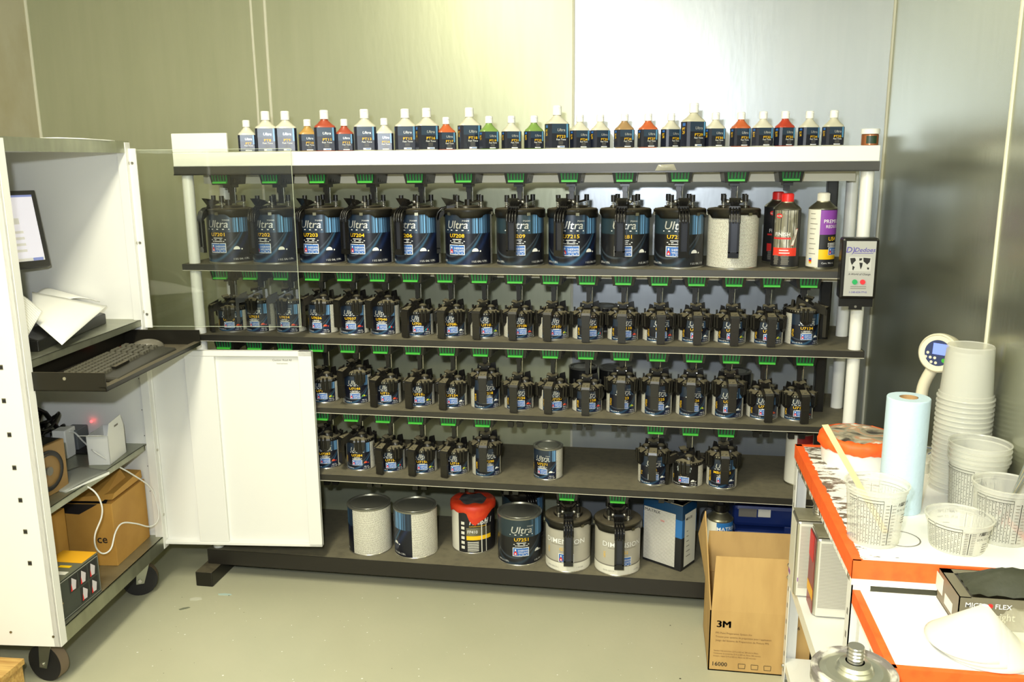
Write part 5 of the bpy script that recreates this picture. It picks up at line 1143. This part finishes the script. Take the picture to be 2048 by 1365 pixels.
# dark can at the post
t=thing('small_can','small brown and cream can half hidden by the bench front post','can',(.545,-.88,.37)); m=MB(); m.lathe([(0,0),(.033,0),(.033,.12),(.031,.123),(0,.123)],M_dull,28); m.build('can_body',t)
m=MB(); m.lathe([(.0335,.01),(.0335,.06)],pm('brown_label',(96,72,56),.5),28); m.lathe([(.0335,.06),(.0335,.11)],M_paperw,28); m.build('label',t)
# things at back of the low bench
p=at(1842,1168,z=ZB+.06)
t=thing('small_can','small red capped can in the gap below the bench top','can',(.60,-1.0,.37)); m=MB(); m.lathe([(0,0),(.028,0),(.028,.055),(.016,.062)],M_dull,24); m.build('can_body',t); m=MB(); m.lathe([(.017,.060),(.017,.085),(0,.085)],M_redcap,20); m.build('cap',t)
# glove box
gx,gy=.607,-1.272
t=thing('glove_box','open grey box of black gloves on the low bench at the right','box',(gx,gy,ZB)); w,d_,h_=.240,.122,.066; Mg=pm('taupe_carton',(118,112,92),.5)
m=MB(); 
for b_ in ((0,0,0,w,d_,.002),(0,0,0,.002,d_,h_),(w-.002,0,0,w,d_,h_),(0,0,0,w,.002,h_),(0,d_-.002,0,w,d_,h_)): m.box(*b_,Mg)
m.box(0,0,h_-.001,.022,d_,h_,Mg); m.box(0,d_-.02,h_-.001,w,d_,h_,Mg)
m.text('MICR',.010,lambda a,b:(.012+a,-.0012,.046+b),M_whi,align=-1,bold=.008); m.text('FLEX',.010,lambda a,b:(.066+a,-.0012,.046+b),M_whi,align=-1,bold=.008)
m.face([(.057+.005*math.cos(q),-.0012,.051+.005*math.sin(q)) for q in [2*PI*i/14 for i in range(14)]],M_red); m.text('midknight',.016,lambda a,b:(.028+a,-.0012,.022+b),M_paperw,align=-1,stretch=.85); m.face([(.012+.0+.012*(i in(1,2)),-.0012,.022+.016*(i in(2,3))) for i in range(4)],M_paperw)
m.box(-.0008,.03,.012,-.0002,.075,.034,M_paperw); m.box(-.0008,.09,.02,-.0002,.135,.055,M_paperw); m.build('carton',t)
m=MB(); nx,ny=14,10; vs=[]
for j in range(ny+1):
    for i in range(nx+1):
        a,b_=i/nx,j/ny; z=.070+.038*math.sin(PI*min(1,a*1.2))*math.sin(PI*b_)+random.uniform(-.003,.004); vs.append((.024+a*(w-.03),.006+b_*(d_-.03),z))
m.mesh(vs,[(j*(nx+1)+i,j*(nx+1)+i+1,(j+1)*(nx+1)+i+1,(j+1)*(nx+1)+i) for j in range(ny) for i in range(nx)],pm('black_nitrile',(58,60,46),.6,0,bump=(40,(1,1,1),.003)),True); o=m.build('gloves'); o.location=(gx,gy,ZB); tag(o,'crumpled black nitrile gloves filling the open grey box','gloves',None,'stuff')
# paper strainers
bx=at(1958,1300,z=ZB); ap=at(1981,1210,y=bx.y+.0)
for k in range(3):
    t=MB(); n=36; R_=.080-.0*k; top=Vector((ap.x-.004*k,ap.y,ap.z-.012*(2-k)*.6)); c0=Vector((bx.x-.010*k+.01,bx.y+.004*k,ZB+.0022+.006*(k)))
    rings=[]
    for s_ in (0,.08,.5,.97): 
        cc=c0.lerp(top,s_); rr=R_*(1-s_)+.003; rings.append([cc+Vector((rr*math.cos(2*PI*i/n),rr*math.sin(2*PI*i/n)*.98,.001*math.sin(6*PI*i/n)*(1-s_))) for i in range(n)])
    vs=[q for r_ in rings for q in r_]; t.mesh(vs,[(j*n+i,j*n+(i+1)%n,(j+1)*n+(i+1)%n,(j+1)*n+i) for j in range(3) for i in range(n)],pm('strainer_paper',(214,212,200),.8),True); t.face(rings[-1],M_paper)
    tag(t.build('paint_strainer',solid=.0006),['lowest','middle','outermost'][k]+' white paper cone strainer of the nested three on the low bench','strainer','nested paper strainers')
m=MB(); nx=16; vs=[]
q0=at(2000,1330,z=ZB); 
for j in range(11):
    for i in range(nx+1):
        a,b_=i/nx,j/10; vs.append((bx.x+.045+a*.10,bx.y-.055+b_*.20,ZB+.004+(.045+.012*random.random())*math.sin(PI*a)**.6*math.sin(PI*b_)**.6))
m.mesh(vs,[(j*(nx+1)+i,j*(nx+1)+i+1,(j+1)*(nx+1)+i+1,(j+1)*(nx+1)+i) for j in range(10) for i in range(nx)],M_film,True); tag(m.build('plastic_bag'),'crumpled clear plastic bag beside the paper strainers','plastic bag')
# ---------------------------------------------------------------- foreground agitator can on a white stand
st=thing('low_white_stand','small white stand in the right foreground under the metal lidded can','stand')
m=MB(); m.box(.292,-1.66,.530,.436,-1.285,.560,M_white); m.build('stand_top',st)
for x,y in ((.31,-1.64),(.42,-1.64),(.31,-1.305),(.42,-1.305)):
    m=MB(); m.box(x-.012,y-.012,0,x+.012,y+.012,.530,M_whitep); m.build('leg',st)
t=thing('paint_can','foreground metal can whose dished lid carries a threaded centre neck','paint can',(.366,-1.50,.560)); r=.067
m=MB(); m.lathe([(0,0),(r,0),(r,.165),(r+.003,.168),(r+.003,.172)],M_dull,48); m.build('can_body',t)
m=MB(); m.lathe([(r+.001,.160),(r+.005,.162),(r+.005,.186),(r+.001,.191),(r-.006,.190),(r-.009,.184)],pm('painty_rim',(110,104,98),.45,0,noise=(30,(196,192,178),.45,.6,(1,1,3))),56); m.build('rim_ring',t)
m=MB(); m.lathe([(r-.009,.184),(r-.02,.187),(r-.034,.187),(r-.038,.192),(.030,.195),(.026,.200),(.016,.203)],pm('silvery_lid',(196,196,178),.3,.85),56); m.build('lid',t)
m=MB(); m.lathe([(.0,.232),(.0135,.232),(.0145,.230)]+[(.0128 if k%2 else .0148,.229-.0032*k) for k in range(8)]+[(.0135,.203)],M_steel,28); m.build('threaded_neck',t)
# ---------------------------------------------------------------- open cardboard box on the floor
bx0,bx1,by0,by1,bh=.212,.425,-.357,-.085,.212
t=thing('cardboard_box','open tan cardboard box on the floor between rack and bench with raised flaps','box',(bx0,by0,0)); w=.315; d_=by1-by0; th=.004
m=MB()
m.box(0,0,0,w,d_,th,M_card); m.box(0,0,0,th,d_,bh,M_card); m.box(w-th,0,0,w,d_,bh,M_card); m.box(0,0,0,w,th,bh,M_card); m.box(0,d_-th,0,w,d_,bh,M_card); m.build('carton',t)
def flap(P,q): m=MB(); Q=[Vector(p) for p in P]; n=Vector(q); m.hexa([Q[0],Q[1],Q[1]+n,Q[0]+n,Q[3],Q[2],Q[2]+n,Q[3]+n],M_card); m.build('flap',t)
flap([(0.004,0,bh),(w,0,bh),(w,.012,bh+.185),(.012,.012,bh+.18)],(0,.003,0))
flap([(0,d_,bh),(w,d_,bh),(w,d_+.03,bh+.14),(0.01,d_+.03,bh+.135)],(0,.003,0))
flap([(0,0,bh),(0,d_,bh),(-.03,d_-.01,bh+.14),(-.028,.01,bh+.33)],(.003,0,0))
m=MB(); Fb=lambda dx,dz:(lambda a,b:(dx+a,-.0012,dz+b))
[m.text('3M',.023,Fb(.022+.0007*q,.155),M_ink,align=-1,stretch=1.1) for q in range(5)]
Mb=pm('brown_ink',(120,90,54),.7)
for k,s_ in enumerate(('PPS Paint Preparation System Kit','Trousse pour systeme de preparation pour l application','Juego del Sistema de Preparacion de Pintura PPS')): m.text(s_,.0062,Fb(.020,.132-.013*k),Mb,align=-1,stretch=.95 if k!=1 else .86)
for k,s_ in enumerate(('Standard lids and Liners 22 fl oz 650 mL 200 micron filters','Contenants et couvercles 22 fl oz 650 mL Filtres 200 microns','Envases y tapas 22 fl oz 650 mL Filtros de 200 micrones')): m.text(s_,.005,Fb(.016,.070-.0095*k),Mb,align=-1,stretch=.82)
m.text('01016',.012,Fb(.235,.165),M_ink,align=-1); m.text('16000',.014,Fb(.014,.018),M_ink,align=-1,bold=.008)
for cx_ in (.105,.145,.185):
    m.face([(cx_-.010,-.0012,.014),(cx_+.010,-.0012,.014),(cx_+.011,-.0012,.0155),(cx_-.011,-.0012,.0155)],M_ink); m.face([(cx_-.011,-.0012,.030),(cx_+.011,-.0012,.030),(cx_+.011,-.0012,.0315),(cx_-.011,-.0012,.0315)],M_ink)
    for s_ in (-1,1): m.face([(cx_+s_*.010-.0006,-.0012,.015),(cx_+s_*.010+.0006,-.0012,.015),(cx_+s_*.011+.0006,-.0012,.030),(cx_+s_*.011-.0006,-.0012,.030)],M_ink)
m.build('lettering',t)
# ---------------------------------------------------------------- scraps on the floor
for (u,v),(a,b_),rz,mt_,lab in (((450,1190),(.028,.007),.1,pm('pale_blue_scrap',(176,198,190),.7),'pale blue torn scrap on the floor in front of the rack foot'),((392,1199),(.024,.012),.2,pm('grey_white_scrap',(196,196,176),.7),'pale grey torn scrap on the floor left of the blue one'),((369,1218),(.020,.006),.6,pm('grey_strip',(112,116,96),.7),'dark grey strip of tape on the floor nearest the cabinet')):
    p=at(u,v,z=0); m=MB(); pts=[(a,-b_*.4),(a*.3,-b_),(-a*.8,-b_*.9),(-a,b_*.3),(-a*.2,b_),(a*.7,b_*.7)]
    m.mesh([(x,y,.0004) for x,y in pts]+[(x,y,.0016) for x,y in pts],[(5,4,3,2,1,0),(6,7,8,9,10,11)]+[(i,(i+1)%6,6+(i+1)%6,6+i) for i in range(6)],mt_); o=m.build('paper_scrap',loc=(p.x,p.y,0),rz=rz); tag(o,lab,'scrap')
# specks of dried paint on the floor (nobody could count them)
m=MB()
for k in range(260):
    x=random.uniform(-1.75,.35); y=random.uniform(-1.5,-.05); s_=random.choice((.0012,.0016,.002,.003))*random.uniform(.7,1.3)
    m.mesh([(x+s_*math.cos(2*PI*i/6),y+s_*math.sin(2*PI*i/6)*random.uniform(.6,1),.0006) for i in range(6)],[(0,1,2,3,4,5)],M_paper if k%4 else M_ink)
tag(m.build('paint_specks'),'scattered specks of dried paint on the grey floor','paint specks',None,'stuff')
for o in HID: bpy.data.objects.remove(o)
